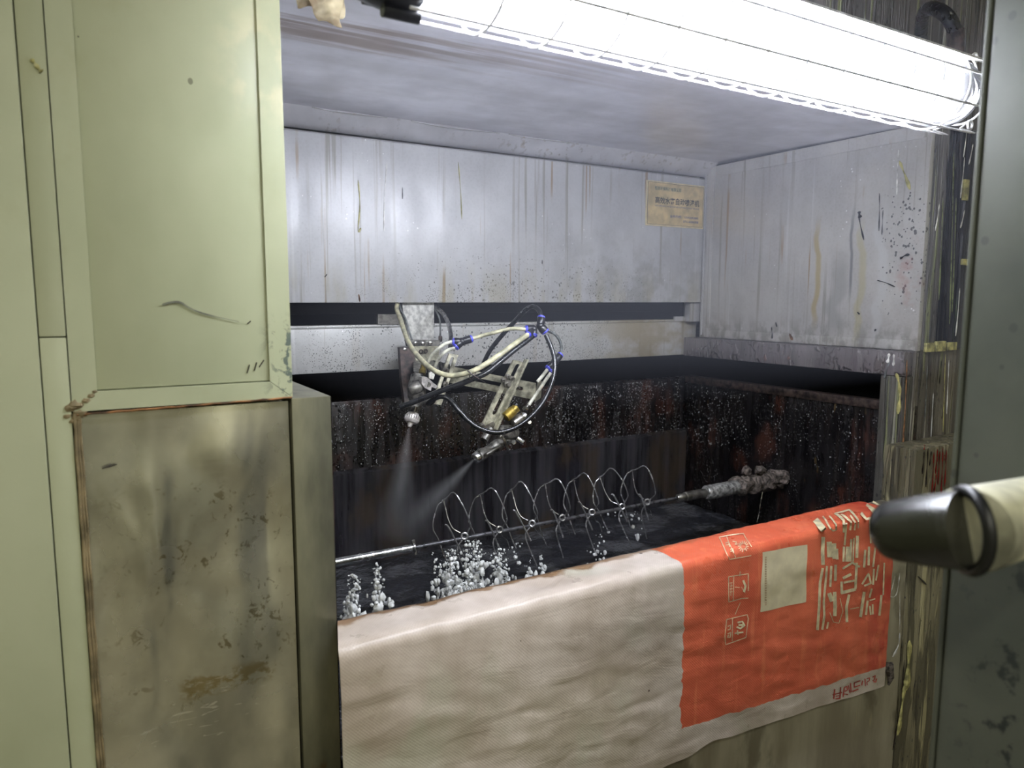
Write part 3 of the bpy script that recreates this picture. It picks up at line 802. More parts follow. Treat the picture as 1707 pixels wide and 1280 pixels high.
# ------------------------------------------------------------------ water in the basin
WH = -0.585
mb = MB()
nx_, ny_ = 120, 60; vs = []
for i in range(nx_ + 1):
    row = []
    for j in range(ny_ + 1):
        x = XLB + .001 + (XBS - .003 - XLB) * i / nx_; y = .842 + (1.484 - .842) * j / ny_
        n = mnoise.noise(Vector((x * 14, y * 14, 0))) * .006 + mnoise.noise(Vector((x * 40, y * 40, 3))) * .003
        row.append(mb.bm.verts.new((x, y, hz(WH) + n)))
    vs.append(row)
for i in range(nx_):
    for j in range(ny_):
        mb.bm.faces.new((vs[i][j], vs[i + 1][j], vs[i + 1][j + 1], vs[i][j + 1]))
o = obj('basin_water', mb, 'water'); tag(o, 'dark rippled water in the basin behind the draped sack', 'water', kind='stuff')

def beads(name, label, n, fn, seedv):
    rnd = random.Random(seedv); mb = MB()
    for i in range(n):
        p, r = fn(rnd)
        mb.blob(p, r, 1, (1, 1, rnd.uniform(.9, 1.8)))
    o = obj(name, mb, 'bead'); tag(o, label, 'water drops', 'beads of water on the basin walls', 'stuff')
def on_back(rnd):
    x = rnd.uniform(.26, 1.46); run = mnoise.noise(Vector((x * 23, 0, 3)))
    while rnd.random() > .35 + .65 * (run > -.05): x = rnd.uniform(.26, 1.46); run = mnoise.noise(Vector((x * 23, 0, 3)))
    h = -.228 - rnd.random() ** 1.4 * .15
    return Vector((x, YBAS - .0005, hz(h))), rnd.uniform(.0004, .0011) * (1.3 if rnd.random() < .06 else 1)
def on_side(rnd):
    y = rnd.choice((rnd.uniform(1.28, 1.48), rnd.uniform(1.30, 1.46), rnd.uniform(.95, 1.2))); h = -.245 - rnd.random() ** 1.3 * .16
    y += .01 * math.sin(h * 60)
    return Vector((XBS + .0005, y, hz(h))), rnd.uniform(.0005, .0013)
beads('water_beads', 'tiny glinting water beads on the back wall of the basin', 3000, on_back, 21)
beads('water_beads', 'tiny glinting water beads on the side wall of the basin', 330, on_side, 22)

def splash(label, cols, seedv, name='water_splash'):
    rnd = random.Random(seedv); mb = MB()
    for (u, vt, vb, wpx, n, Y) in cols:
        for i in range(n):
            t = rnd.random() ** .8          # 0 bottom .. 1 top
            v = vb + (vt - vb) * t
            uu = u + rnd.gauss(0, .36) * wpx * (1 - .55 * t)
            p = PY(uu, v, Y + rnd.uniform(-.03, .03))
            r = rnd.uniform(.0010, .0046) * (1.45 - 1.0 * t)
            if rnd.random() < .25: r *= .5
            mb.blob(p, r, 1 if r < .0016 else 2, (rnd.uniform(.6, 1.25), 1, rnd.uniform(.8, 1.9) if t < .6 else rnd.uniform(.8, 1.3)), .45)
    o = obj(name, mb, 'foam'); tag(o, label, 'splash', 'white splashes of basin water', 'stuff')
splash('white water splash spurting up against the steel stile', [(590, 955, 1046, 28, 95, .93), (580, 1000, 1050, 24, 50, .93)], 3)
splash('narrow white water splash below the bright shaft sleeve', [(630, 940, 1032, 22, 80, .94), (655, 985, 1015, 10, 5, .94)], 4)
splash('largest white foaming splash under the first wire hooks', [(725, 920, 1010, 16, 34, 1.0), (752, 915, 1004, 34, 150, 1.03), (792, 898, 996, 40, 210, 1.05), (770, 965, 1005, 64, 170, 1.02), (832, 915, 990, 40, 130, 1.05)], 5)
splash('small white splash beyond the large foaming one', [(903, 925, 965, 14, 24, 1.08), (885, 930, 965, 12, 14, 1.08), (860, 905, 975, 30, 22, 1.08)], 6)
splash('scattered white water drops near the orange sack end', [(1000, 890, 940, 34, 16, 1.1), (990, 905, 945, 16, 8, 1.1), (1060, 850, 905, 26, 14, 1.2), (1020, 850, 900, 40, 12, 1.2)], 8)

# ------------------------------------------------------------------ pale green wall cladding, left
LXA = PY(67, 600, YF).x; LXB = PY(121, 687, YF).x
fl = thing('painted_cladding', 'pale green painted sheet cladding with a joint line beside the cabinet door', 'wall panel', (-.4, YF + .2, 0))
obj('panel_sheet', MB().box((RX0 + .01, YF - .002, .02), (LXA - .0005, YF + .30, RZ - .02), .002), 'pale', fl)
obj('cover_strip', MB().box((LXA + .0005, YF - .001, PY(90, 562, YF).z + .0006), (LXB - .001, YF + .30, RZ - .02), .0012), 'pale', fl)
obj('cover_strip', MB().box((LXA + .0005, YF - .001, .02), (LXB - .001, YF + .30, PY(90, 562, YF).z - .0006), .0012), 'pale', fl)
drip([(52, 98), (58, 106), (66, 116), (70, 120)], YF - .002, .003, 'drip_yellow').parent = None
o = bpy.data.objects[[x.name for x in bpy.data.objects if x.name.startswith('paint_drip')][-1]]
for v in o.data.vertices: v.co += world_loc(booth) - world_loc(fl)
o.name = 'paint_spot'; o.parent = fl

xa, xb, xc, xd = LXB, PY(162, 650, YF).x, PY(450, 640, YF).x, .2075; zb, zt = hz(-.1150), PY(162, 651, YF).z
cab = thing('painted_cabinet', 'pale green upper cabinet with mitred door frame and dark scuffs', 'cabinet', (.115, YF + .2, hz(-.115)))
obj('carcass', MB().box((xa + .0005, YF + .006, hz(-.1145)), (xd - .0012, YF + .28, RZ - .02), .001), 'pale', cab)
obj('door_panel', MB().box((xb - .0008, YF + .0015, zt + .0005), (xc + .0003, YF + .007, RZ - .03), .001), 'pale', cab)
def fmember(pts, nm): obj(nm, MB().prism(pts, (0, .010, 0)), 'pale', cab)
yy = YF - .001
fmember([(xa, yy, zb), (xb, yy, zt), (xb, yy, RZ - .03), (xa, yy, RZ - .03)], 'door_stile')
fmember([(xd, yy, zb), (xd, yy, RZ - .03), (xc, yy, RZ - .03), (xc, yy, zt)], 'door_stile')
fmember([(xa + .0006, yy, zb), (xd - .0006, yy, zb), (xc, yy, zt - .0006), (xb, yy, zt - .0006)], 'door_rail')
# curved black scuff on the door
mb = MB().tube(spline([PY(270, 508, YF), PY(284, 504, YF), (PY(300, 504, YF)), PY(318, 514, YF), PY(345, 524, YF), PY(398, 536, YF)], 6), [.0006] + [.0013] * 14 + [.0009] * 11 + [.0004] * 5, 6, squash=(1, .4, 1))
obj('scuff_mark', mb, simple('scuff_grey', (104, 106, 90), .6), cab)
for (p0, p1) in (((412, 540), (418, 535)), ((432, 612), (440, 600)), ((412, 622), (416, 608)), ((424, 618), (428, 604)), ((130, 60), (131, 62))):
    obj('scuff_mark', MB().tube([PY(*p0, YF + .001), PY(*p1, YF + .001)], .0007, 5), 'ink_dark', cab)

# lower dented steel cabinet
xst = PY(490, 800, YF).x
low = thing('steel_cabinet', 'dented stainless lower cabinet smeared with mud, brown sealant along its edge', 'cabinet', (.14, YF + .2, 0))
obj('carcass', MB().box((PY(131, 690, YF).x, YF + .010, .02), (xst - .001, YF + .28, hz(-.1235)), .001), 'dull_steel', low)
# dented front sheet
mb = MB(); gx, gz = 60, 90; vs = []
x0, x1, z0, z1 = PY(131, 690, YF).x, xst - .003, .55, hz(-.1195)
for i in range(gx + 1):
    row = []
    for j in range(gz + 1):
        x = x0 + (x1 - x0) * i / gx; z = z0 + (z1 - z0) * j / gz
        ed = min(1, min(i, gx - i) / 8) * min(1, (gz - j) / 8)
        n = mnoise.noise(Vector((x * 13, 0, z * 8 + 2))) * .0075 + mnoise.noise(Vector((x * 30 + 5, 0, z * 14))) * .0016
        n -= .004 * math.exp(-(((x - PY(365, 750, YF).x) / .022) ** 2 + ((z - PY(365, 750, YF).z) / .022) ** 2))
        n += .005 * math.exp(-(((x - .19) / .03) ** 2 + ((z - hz(-.30)) / .08) ** 2))
        row.append(mb.bm.verts.new((x, YF + .003 + n * ed, z)))
    vs.append(row)
for i in range(gx):
    for j in range(gz):
        mb.bm.faces.new((vs[i][j], vs[i + 1][j], vs[i + 1][j + 1], vs[i][j + 1]))
obj('front_sheet', mb, 'dull_steel', low, angle=80)
obj('side_stile', MB().box((xst, YF - .001, .02), (.2520, YF + .26, hz(-.1165)), .0015), 'olive', low)
mb = MB()
for k, (du, r) in enumerate(((0, .0018), (5, .0013), (9, .0010))):
    pts = []
    for i in range(46):
        v = 690 + 620 * i / 45
        pts.append(PY(124 + du + (165 - 124) * (v - 690) / 590 + .6 * math.sin(i * .9 + k), v, YF - .001))
    mb.tube(pts, [r * (1 + .35 * mnoise.noise(Vector((i * .7, k * 9, 0)))) for i in range(46)], 6)
obj('sealant_bead', mb, 'brown_bead', low)
mb = MB()
pts = [PY(128 + (486 - 128) * i / 30, 691.5 - 29 * i / 30 + .5 * math.sin(i * 1.9), YF - .0015) for i in range(31)]
mb.tube(pts, [.0013 * (1 + .5 * mnoise.noise(Vector((i * 1.3, 2, 0)))) for i in range(31)], 6)
obj('rust_seam', mb, 'rust', low)
mb = MB()
for (u, v, r) in ((118, 680, .005), (126, 676, .006), (134, 690, .005), (128, 697, .004), (144, 668, .0035), (152, 660, .0028), (158, 653, .002), (112, 694, .003), (122, 702, .003)):
    mb.blob(PY(u, v, YF - .001), r, 2, (1.1, .45, .8), .7)
obj('sealant_lump', mb, 'brown_bead', low)
for (p, r) in (([(170, 781), (182, 777), (195, 774)], .0016),):
    mb = MB().tube([PY(u, v, YF - .001) for u, v in p], [r * .4, r, r * .4], 6, squash=(1, .4, 1))
    obj('scuff_mark', mb, 'ink_dark', low)

# ------------------------------------------------------------------ draped woven sack
def sack_front(x, h):
    a = .0010 * math.sin((x * 9 + h * 26) * 1.3) + .0022 * mnoise.noise(Vector((x * 7, h * 17, 1.0))) + .0016 * mnoise.noise(Vector((x * 20 + h * 14, h * 42, 4.0)))
    f = min(1.0, max(0.0, (HS - h) / .06))
    return YS - .0045 - abs(a) * f - .004 * f
def sack_top(x, y):
    return hz(HS) + .0022 + .0022 * mnoise.noise(Vector((x * 12, y * 30, 7))) + .0012 * mnoise.noise(Vector((x * 42, y * 24, 2)))
mb = MB(); nx_ = 170
path = []
for k in range(8): path.append(('in', k / 8))
for k in range(13): path.append(('top', k / 12))
for k in range(1, 61): path.append(('front', k / 60))
vs = []
for i in range(nx_ + 1):
    row = []
    for (kind, t) in path:
        yk = .84 if kind == 'in' else .84 + (YS - .84) * t if kind == 'top' else YS
        xl = SXB + (SX0 - SXB) * (.84 - yk) / (.84 - YS)
        x = xl + (SX1 - xl) * i / nx_
        if kind == 'in':
            hin = HS - .05 - .012 * mnoise.noise(Vector((x * 9, 0, 0)))
            p = (x, .8425 + .0015 * mnoise.noise(Vector((x * 15, t * 3, 0))), hz(hin + (HS - .003 - hin) * t))
        elif kind == 'top':
            y = .8405 + (YS - .002 - .8405) * t
            cr = -.003 * (max(0, t - .8) / .2) ** 2 - .002 * (max(0, .2 - t) / .2) ** 2
            p = (x, y, sack_top(x, y) + cr)
        else:
            h0 = HS - .004; hl = hem_low(x) + .004 * mnoise.noise(Vector((x * 16, 3, 3)))
            h = h0 + (hl - h0) * t
            p = (x, sack_front(x, h), hz(h))
        row.append(mb.bm.verts.new(p))
    vs.append(row)
for i in range(nx_):
    for j in range(len(path) - 1):
        mb.bm.faces.new((vs[i][j], vs[i + 1][j], vs[i + 1][j + 1], vs[i][j + 1]))
sack = thing('woven_sack', 'white woven sack with an orange printed end draped over the basin edge', 'sack', ((SX0 + SX1) / 2, YS, hz(-.68)))
cloth = obj('sack_cloth', mb, 'sack', sack, angle=80)
sm = cloth.modifiers.new('thickness', 'SOLIDIFY'); sm.thickness = .0012; sm.offset = 0

def on_sack(u, v, lift=.0012):
    p = PY(u, v, YS - .006)
    h = p.z - Z
    if h < HS - .004:
        for _ in range(3): p = PY(u, v, sack_front(p.x, p.z - Z) - lift)
        return p
    p = PH(u, v, HS + .0045)
    y = min(.845, max(YS - .006, p.y)); p.z = sack_top(p.x, y) + lift + .0008
    return p
def ribbon(mb, pts, w):
    P = [Vector((x, y)) for x, y in pts]; R = []
    for i in range(len(P) - 1):
        n = max(2, int((P[i + 1] - P[i]).length / 2.5))
        for k in range(n): R.append(P[i].lerp(P[i + 1], k / n))
    R.append(P[-1]); L = []
    for i, p in enumerate(R):
        t = (R[min(i + 1, len(R) - 1)] - R[max(i - 1, 0)])
        if t.length < 1e-6: t = Vector((1, 0))
        t.normalize(); n = Vector((-t.y, t.x)) * w / 2
        L.append((mb.bm.verts.new(on_sack(*(p + n))), mb.bm.verts.new(on_sack(*(p - n)))))
    for i in range(len(L) - 1):
        mb.bm.faces.new((L[i][0], L[i + 1][0], L[i + 1][1], L[i][1]))
def cropmap(x0, y0, s): return lambda p: (x0 + p[0] / s, y0 + p[1] / s)
def strokes(name, data, fn, s, mat):
    mb = MB()
    for pts, w in data: ribbon(mb, [fn(p) for p in pts], w / s)
    o = obj(name, mb, mat, sack); return o
fA = cropmap(1340, 830, 5.5625)
colA = [([(105, 195), (190, 300)], 56), ([(175, 160), (240, 275), (270, 305), (300, 295), (300, 250), (235, 160)], 15), ([(180, 360), (174, 500), (178, 620)], 34),
        ([(235, 405), (240, 550)], 48), ([(280, 420), (285, 565)], 40), ([(307, 470), (310, 570)], 24), ([(175, 650), (150, 790), (142, 1000), (126, 1225)], 25),
        ([(215, 630), (200, 790), (185, 960), (190, 1090), (172, 1222)], 21), ([(255, 630), (245, 825)], 22), ([(295, 618), (292, 770)], 25),
        ([(235, 880), (262, 960)], 40), ([(285, 870), (290, 1000), (287, 1095)], 34), ([(240, 1060), (275, 1150), (325, 1160), (362, 1050), (335, 930)], 6), ([(226, 1150), (214, 1212)], 16)]
colB = [([(285, 135), (370, 205), (372, 320)], 24), ([(290, 135), (420, 100), (505, 200)], 18), ([(345, 150), (440, 215), (430, 300)], 18), ([(430, 160), (480, 225), (470, 300)], 16), ([(505, 200), (505, 280)], 12),
        ([(395, 230), (378, 440)], 18), ([(372, 450), (368, 590)], 22), ([(408, 450), (402, 590)], 36), ([(440, 380), (432, 590)], 22), ([(465, 370), (456, 590)], 14), ([(497, 350), (490, 555)], 28),
        ([(360, 655), (450, 600), (520, 640)], 20), ([(362, 745), (440, 705)], 26), ([(490, 600), (478, 845)], 24), ([(350, 775), (352, 885)], 24), ([(345, 880), (482, 845)], 30), ([(370, 785), (470, 765)], 20),
        ([(420, 895), (395, 1010), (400, 1152)], 25), ([(428, 1030), (512, 1014)], 8)]
colC = [([(530, 140), (580, 190), (640, 180)], 24), ([(580, 55), (690, 140)], 24), ([(640, 30), (740, 90)], 15), ([(600, 90), (690, 175)], 16), ([(615, 200), (622, 420)], 18), ([(570, 480), (558, 645)], 22), ([(605, 450), (600, 625)], 22),
        ([(662, 460), (642, 640)], 18), ([(540, 800), (600, 700), (622, 790), (560, 815)], 18), ([(650, 655), (642, 805)], 18), ([(692, 620), (668, 765)], 16), ([(560, 870), (525, 1105)], 28),
        ([(592, 950), (575, 1085)], 20), ([(630, 840), (608, 925)], 18), ([(612, 1000), (620, 1085)], 16), ([(638, 985), (640, 1080)], 16), ([(720, 900), (700, 1090)], 22), ([(746, 600), (736, 900)], 14), ([(610, 950), (662, 935)], 12)]
o = strokes('print_lettering', colA, fA, 5.5625, 'ink_white'); o['label'] = 'cream sideways lettering, first column'
strokes('print_lettering', colB, fA, 5.5625, 'ink_white'); strokes('print_lettering', colC, fA, 5.5625, 'ink_white')
fB = cropmap(1190, 880, 6.094)
sun = [([(300 + 24 * math.cos(a), 185 + 26 * math.sin(a)), (300 + 54 * math.cos(a), 185 + 58 * math.sin(a))], 8) for a in [2 * math.pi * k / 14 for k in range(14)]]
i1 = [([(55, 95), (160, 320), (380, 280)], 8), ([(55, 95), (300, 60), (385, 190)], 8), ([(130, 92), (222, 300)], 7), ([(190, 130), (232, 138), (214, 168), (240, 160)], 9),
      ([(118, 150), (150, 142), (160, 190)], 8), ([(120, 170), (152, 165)], 8), ([(165, 215), (192, 205), (202, 245)], 8), ([(168, 235), (196, 228)], 8)] + sun
i2 = [([(150, 495), (350, 465), (350, 640)], 8), ([(150, 495), (152, 752), (285, 715), (350, 712)], 8), ([(202, 488), (196, 740)], 7), ([(298, 530), (322, 590), (306, 650)], 22), ([(280, 600), (318, 660)], 6), ([(212, 600), (265, 605)], 6),
      ([(268, 440), (262, 490)], 8), ([(270, 755), (215, 880)], 6), ([(160, 560), (190, 555)], 6), ([(163, 590), (190, 585)], 6), ([(163, 620), (190, 616)], 6), ([(163, 650), (190, 646)], 6), ([(175, 555), (172, 690)], 6)]
i3 = [([(130, 930), (338, 880), (350, 920), (325, 1112), (120, 1186), (112, 1100), (130, 930)], 8), ([(190, 910), (186, 1150)], 8), ([(240, 960), (290, 950), (312, 990), (270, 1020), (230, 1005)], 18), ([(250, 985), (295, 985)], 20), ([(212, 1070), (300, 1058)], 16), ([(240, 1040), (245, 1085)], 14),
      ([(140, 1000), (172, 985), (165, 1030), (140, 1035)], 10), ([(140, 1075), (172, 1062), (165, 1110), (138, 1112), (150, 1085)], 10)]
for d_ in (i1, i2, i3): strokes('print_icon', d_, fB, 6.094, 'ink_white')
# pale patch (its code is left out) with a line of fine print
mb = MB(); qd = [Vector(fB(p)) for p in ((495, 245), (950, 165), (935, 750), (470, 855))]; G = []
for i in range(15):
    row = []
    for j in range(15):
        s, t = i / 14, j / 14
        a = qd[0].lerp(qd[1], s); b = qd[3].lerp(qd[2], s); p = a.lerp(b, t)
        row.append(mb.bm.verts.new(on_sack(p.x + .6 * math.sin(t * 9), p.y + .5 * math.sin(s * 8), .0008)))
    G.append(row)
for i in range(14):
    for j in range(14): mb.bm.faces.new((G[i][j], G[i + 1][j], G[i + 1][j + 1], G[i][j + 1]))
obj('print_patch', mb, 'patch', sack, angle=80)
strokes('print_lettering', [([(518, 300 + 24 * k), (536, 298 + 24 * k)], 12) for k in range(21)], fB, 6.094, simple('fine_print', (186, 160, 130), .5))
fC = cropmap(1370, 1100, 12.8)
redt = [([(275, 620), (255, 830)], 28), ([(402, 580), (385, 830)], 28), ([(232, 745), (432, 690)], 24), ([(300, 775), (370, 760)], 20), ([(290, 832), (388, 815)], 24),
        ([(482, 590), (452, 785)], 24), ([(482, 590), (535, 560), (545, 640), (490, 670)], 22), ([(565, 540), (600, 705)], 22), ([(612, 495), (626, 690)], 24), ([(470, 725), (560, 735)], 20),
        ([(690, 490), (822, 440)], 26), ([(690, 580), (818, 540)], 24), ([(692, 480), (692, 585)], 22), ([(650, 672), (782, 620)], 28),
        ([(870, 440), (852, 540)], 22), ([(922, 400), (932, 555)], 20), ([(960, 400), (1022, 380), (1012, 440), (962, 470), (972, 535)], 20), ([(1080, 370), (1142, 330), (1122, 420), (1082, 445)], 22), ([(1172, 395), (1152, 470), (1100, 462)], 22)]
o = strokes('print_lettering', redt, fC, 12.8, 'ink_red'); o['label'] = 'small red lettering on the pale hem'

# ------------------------------------------------------------------ caged lamp
LY = .62
_e = PY(1588, 156, LY); LH = _e.z - Z - .003
RC = 61 * mmpx(_e); LR = RC - .0055
lamp = thing('caged_lamp', 'lit fluorescent tube lamp in a glass cylinder with white wire cage', 'lamp', (.9, LY, hz(LH)))
lx0 = PY(690, 8, LY).x; lx1 = _e.x - .028
def lx(x, y, h): return Vector((x, y, hz(h)))
AX = Vector((1, 0, 0))
prof = [(0, LR)] + [(lx1 - lx0, LR)]
for k in range(1, 9):
    a = k / 8 * math.pi / 2; prof.append((lx1 - lx0 + .055 * math.sin(a), LR * math.cos(a) if k < 8 else .001))
obj('glass_cylinder', MB().lathe(lx(lx0, LY, LH), AX, prof, 36), 'glass', lamp)
for dy, dh in ((-.020, -.006), (.020, -.006)):
    t = obj('fluorescent_tube', MB().cyl(lx(lx0 + .02, LY + dy, LH + dh), lx(lx1 - .035, LY + dy, LH + dh), .0115, 16), 'tube', lamp)
    obj('tube_cap', MB().cyl(lx(lx1 - .035, LY + dy, LH + dh), lx(lx1 - .012, LY + dy, LH + dh), .0118, 16), 'steel', t)
# black end housing
cap = [(s_, r_ * LR / .066) for s_, r_ in [(0, .03), (.008, .048), (.02, .060), (.05, .068), (.062, .071), (.072, .071), (.080, .067)]]
eh = obj('end_housing', MB().lathe(lx(lx0 - .078, LY, LH), AX, cap, 28), 'black_plastic', lamp)
for k in range(6):
    a = 2 * math.pi * k / 6 + .5
    mb = MB().cyl(lx(lx0 - .03, LY + RC * math.cos(a), LH + RC * math.sin(a)), lx(lx0 + .004, LY + RC * math.cos(a), LH + RC * math.sin(a)), .006, 10)
    obj('housing_lug', mb, 'black_plastic', eh)
nrings = 12; hx0 = PY(822, 60, LY - .02).x; hx1 = PY(1572, 200, LY - .02).x
for k in range(nrings):
    x = hx0 + (hx1 - hx0) * k / (nrings - 1)
    obj('cage_hoop', MB().torus(lx(x, LY, LH), AX, RC, .0016, 40, 6), 'cagewire', lamp)
for a in [math.radians(d) for d in (-105, -60, -15, 30, 75, 120, 165, 210)]:
    y, h = LY + RC * math.cos(a), LH + RC * math.sin(a)
    pts = [lx(lx0 - .01, y, h), lx(lx1, y, h), lx(lx1 + .03, LY + RC * .93 * math.cos(a), LH + RC * .93 * math.sin(a)), lx(lx1 + .055, LY + RC * .70 * math.cos(a), LH + RC * .70 * math.sin(a))]
    obj('cage_rod', MB().tube(spline(pts, 5), .0016, 6), 'cagewire', lamp)
obj('cage_hoop', MB().torus(lx(lx1 + .055, LY, LH), AX, RC * .70, .0018, 32, 6), 'cagewire', lamp)
for a in (math.radians(60), math.radians(-60)):
    obj('cage_latch', MB().torus(lx(lx1 + .03, LY - RC * math.cos(a), LH + RC * math.sin(a)), (0, 1, 0), .006, .0018, 14, 6), 'cagewire', lamp)
# reflector shade above, carried by two arms from the fascia
ysh = LY - RC * .95
sA, sB = PY(1325, 0, ysh), PY(1640, 100, ysh); hsd = (sA.z + sB.z) / 2 - Z
mb = MB().prism([lx(lx0 - .08, ysh, hsd), lx(lx0 - .08, LY, hsd + .016), lx(lx0 - .08, LY + RC * .95, hsd), lx(lx0 - .08, LY + RC * .95, hsd + .003), lx(lx0 - .08, LY, hsd + .019), lx(lx0 - .08, ysh, hsd + .003)], (sB.x - lx0 + .08, 0, 0))
obj('reflector_shade', mb, 'reflector', lamp)
for xx in (lx0 + .08, lx1 - .10):
    obj('support_arm', MB().box(lx(xx, LY - .01, hsd + .0175), lx(xx + .03, YF, hsd + .0235), .001), 'galv', lamp)
    obj('hanger_clip', MB().box(lx(xx + .005, LY - .006, LH + LR - .001), lx(xx + .025, LY + .006, hsd + .0165)), 'galv', lamp)
yc = LY + .03
mb = MB().tube(spline([PY(1536, 70, YF - .002), PY(1536, 44, yc + .14), PY(1541, 20, yc + .08), PY(1556, 14, yc + .03), PY(1577, 25, yc), PY(1590, 46, yc), PY(1593, 58, yc)], 6), .0105, 12)
cb = obj('cable_conduit', mb, 'black_hose', lamp); cb['label'] = 'curved black conduit'
obj('conduit_fitting', MB().cyl(PY(1593, 50, yc), PY(1593, 90, yc), .0120, 14), 'darksteel', lamp)

# crumpled plastic hanging by the lamp
def crumple(mb, pts, seg, amp, sd):
    (a, b, c, d) = pts; V = []
    for i in range(seg + 1):
        row = []
        for j in range(seg + 1):
            s, t = i / seg, j / seg
            p = a.lerp(b, s).lerp(d.lerp(c, s), t)
            n = mnoise.noise_vector(p * 38 + Vector((sd, 0, 0))) * amp + mnoise.noise_vector(p * 90 + Vector((0, sd, 0))) * amp * .4
            row.append(mb.bm.verts.new(p + n))
        V.append(row)
    for i in range(seg):
        for j in range(seg): mb.bm.faces.new((V[i][j], V[i + 1][j], V[i + 1][j + 1], V[i][j + 1]))
mb = MB()
Yp = .832
crumple(mb, [PY(470, -30, Yp), PY(582, -30, Yp - .01), PY(574, 34, Yp - .015), PY(500, 18, Yp)], 22, .010, 1)
crumple(mb, [PY(520, 2, Yp - .02), PY(576, -6, Yp - .02), PY(566, 44, Yp - .03), PY(532, 38, Yp - .02)], 16, .006, 5)
o = obj('plastic_film', mb, 'film', angle=180); tag(o, 'dusty crumpled plastic film hanging beside the black lamp end', 'plastic film')
md = o.modifiers.new('thickness', 'SOLIDIFY'); md.thickness = .0006
# ------------------------------------------------------------------ rotating shaft with wire hooks
YS2 = 1.149
def sh(u, v): return PY(u, v, YS2)
A0 = sh(560, 938.5); A1 = sh(1290, 799)
sz_ = (A0.z + A1.z) / 2
def sp(u): p = sh(u, 937 - .195 * (u - 563)); return Vector((p.x, YS2, sz_))
shaft = thing('rotating_shaft', 'thin dark rotating shaft with chromed sleeve and paint-caked holder', 'shaft', (sp(900).x, YS2, sz_))
obj('rod', MB().cyl(sp(680), sp(1150), .0038, 14), 'rod', shaft)
L0, L1 = Vector((XLB + .0005, YS2, sz_)), sp(690)
sl = obj('sleeve', MB().lathe(L0, AX, [(0, .0075), ((L1 - L0).x - .004, .0075), ((L1 - L0).x - .003, .0095), ((L1 - L0).x, .0095), ((L1 - L0).x, .006)], 20), 'steel', shaft)
sl['label'] = 'chromed sleeve'
obj('sleeve_screw', MB().cyl(sp(691) + Vector((0, 0, .006)), sp(691) + Vector((-.002, 0, .014)), .003, 10).cyl(sp(691), sp(691) + Vector((0, -.004, -.012)), .003, 10), 'dsteel', shaft)
c0 = sp(1128)
obj('chuck', MB().lathe(c0, AX, [(0, .005), (.004, .008), (.025, .008), (.027, .0105), (.085, .0105), (.088, .0085), (.094, .0085)], 18), 'dsteel', shaft)
c1 = sp(1176)
hb = obj('holder_barrel', MB().lathe(c1, AX, [(0, .014), (.004, .0165), (.125, .0165), (.128, .0145)], 22), 'holder', shaft)
mb = MB()
rnd = random.Random(5); c2 = sp(1232)
end = XBS - .002
for i in range(26):
    t = i / 25; x = c2.x + (end - c2.x) * t
    for k in range(2):
        mb.blob((x, YS2 + rnd.uniform(-.006, .006), sz_ + rnd.uniform(-.006, .006)), rnd.uniform(.015, .021), 2, (1, 1, 1), .5)
for (u, v) in ((1244, 785), (1266, 783)):
    mb.blob(PY(u, v, YS2 - .004), .012, 2, (1.1, 1, .9), .5)
obj('caked_clamp', mb, 'gunk', shaft)
mb = MB().tube(spline([PY(1272, 816, YS2 - .01), PY(1268, 838, YS2 - .01), PY(1266, 852, YS2 - .01), PY(1262, 870, YS2 - .01)], 5), [.001, .0014, .0012, .002, .0022, .001, .0014, .0018, .0022, .0024, .0018, .0012, .001, .001, .001, .001], 6)
tr = obj('water_trickle', mb, MT['steel']); tag(tr, 'thin bright trickle of water below the caked clamp', 'water', kind='stuff')

rings_u = [774.5, 833, 887, 937.5, 987, 1037, 1079]
f6 = lambda x, y, dy: PY(700 + x / 6.4, 780 + y / 6.4, YS2 + dy)
def make_hook():
    ringc = f6(485, 725, -.004)
    root = thing('wire_hook', '', 'hook', ringc, 'bent wire hooks along the rotating shaft')
    axis = (CAM - ringc); axis.z *= .6
    obj('eyelet', MB().torus(ringc, axis, .0056, .0021, 20, 8), 'wire', root)
    W = [
        [(515, 690, -.006), (535, 650, -.012), (550, 605, -.018), (520, 520, -.020), (485, 435, -.018), (440, 350, -.012), (395, 282, -.004), (350, 262, .006), (290, 320, .02), (240, 350, .03)],
        [(440, 690, .002), (360, 640, .012), (310, 540, .020), (285, 440, .026), (262, 345, .03)],
        [(260, 350, .03), (205, 390, .034), (175, 470, .036), (150, 570, .034), (152, 660, .030), (205, 760, .024), (250, 890, .018), (300, 1000, .014)],
        [(460, 770, -.004), (415, 830, -.010), (410, 900, -.014), (445, 1000, -.018), (500, 1130, -.022), (530, 1200, -.024)],
        [(275, 600, -.028), (320, 640, -.030), (470, 935, -.036)],
        [(510, 770, 0), (545, 820, .008), (600, 860, .012), (640, 950, .016)],
        [(330, 270, .0), (345, 180, -.004), (420, 110, -.010), (455, 100, -.014)],
    ]
    W.pop()
    rr = [.0014, .0011, .0013, .0014, .0018, .0011]
    for w, r in zip(W, rr):
        obj('prong', MB().tube(spline([f6(*p) for p in w], 5), r, 6), 'wire', root)
    return root
first = make_hook()
ords = ['first', 'second', 'third', 'fourth', 'fifth', 'sixth', 'last']
def copy_thing(root):
    r = root.copy(); COL.objects.link(r)
    for ch in root.children:
        c = ch.copy(); COL.objects.link(c); c.parent = r
    return r
base = Vector(first.location)
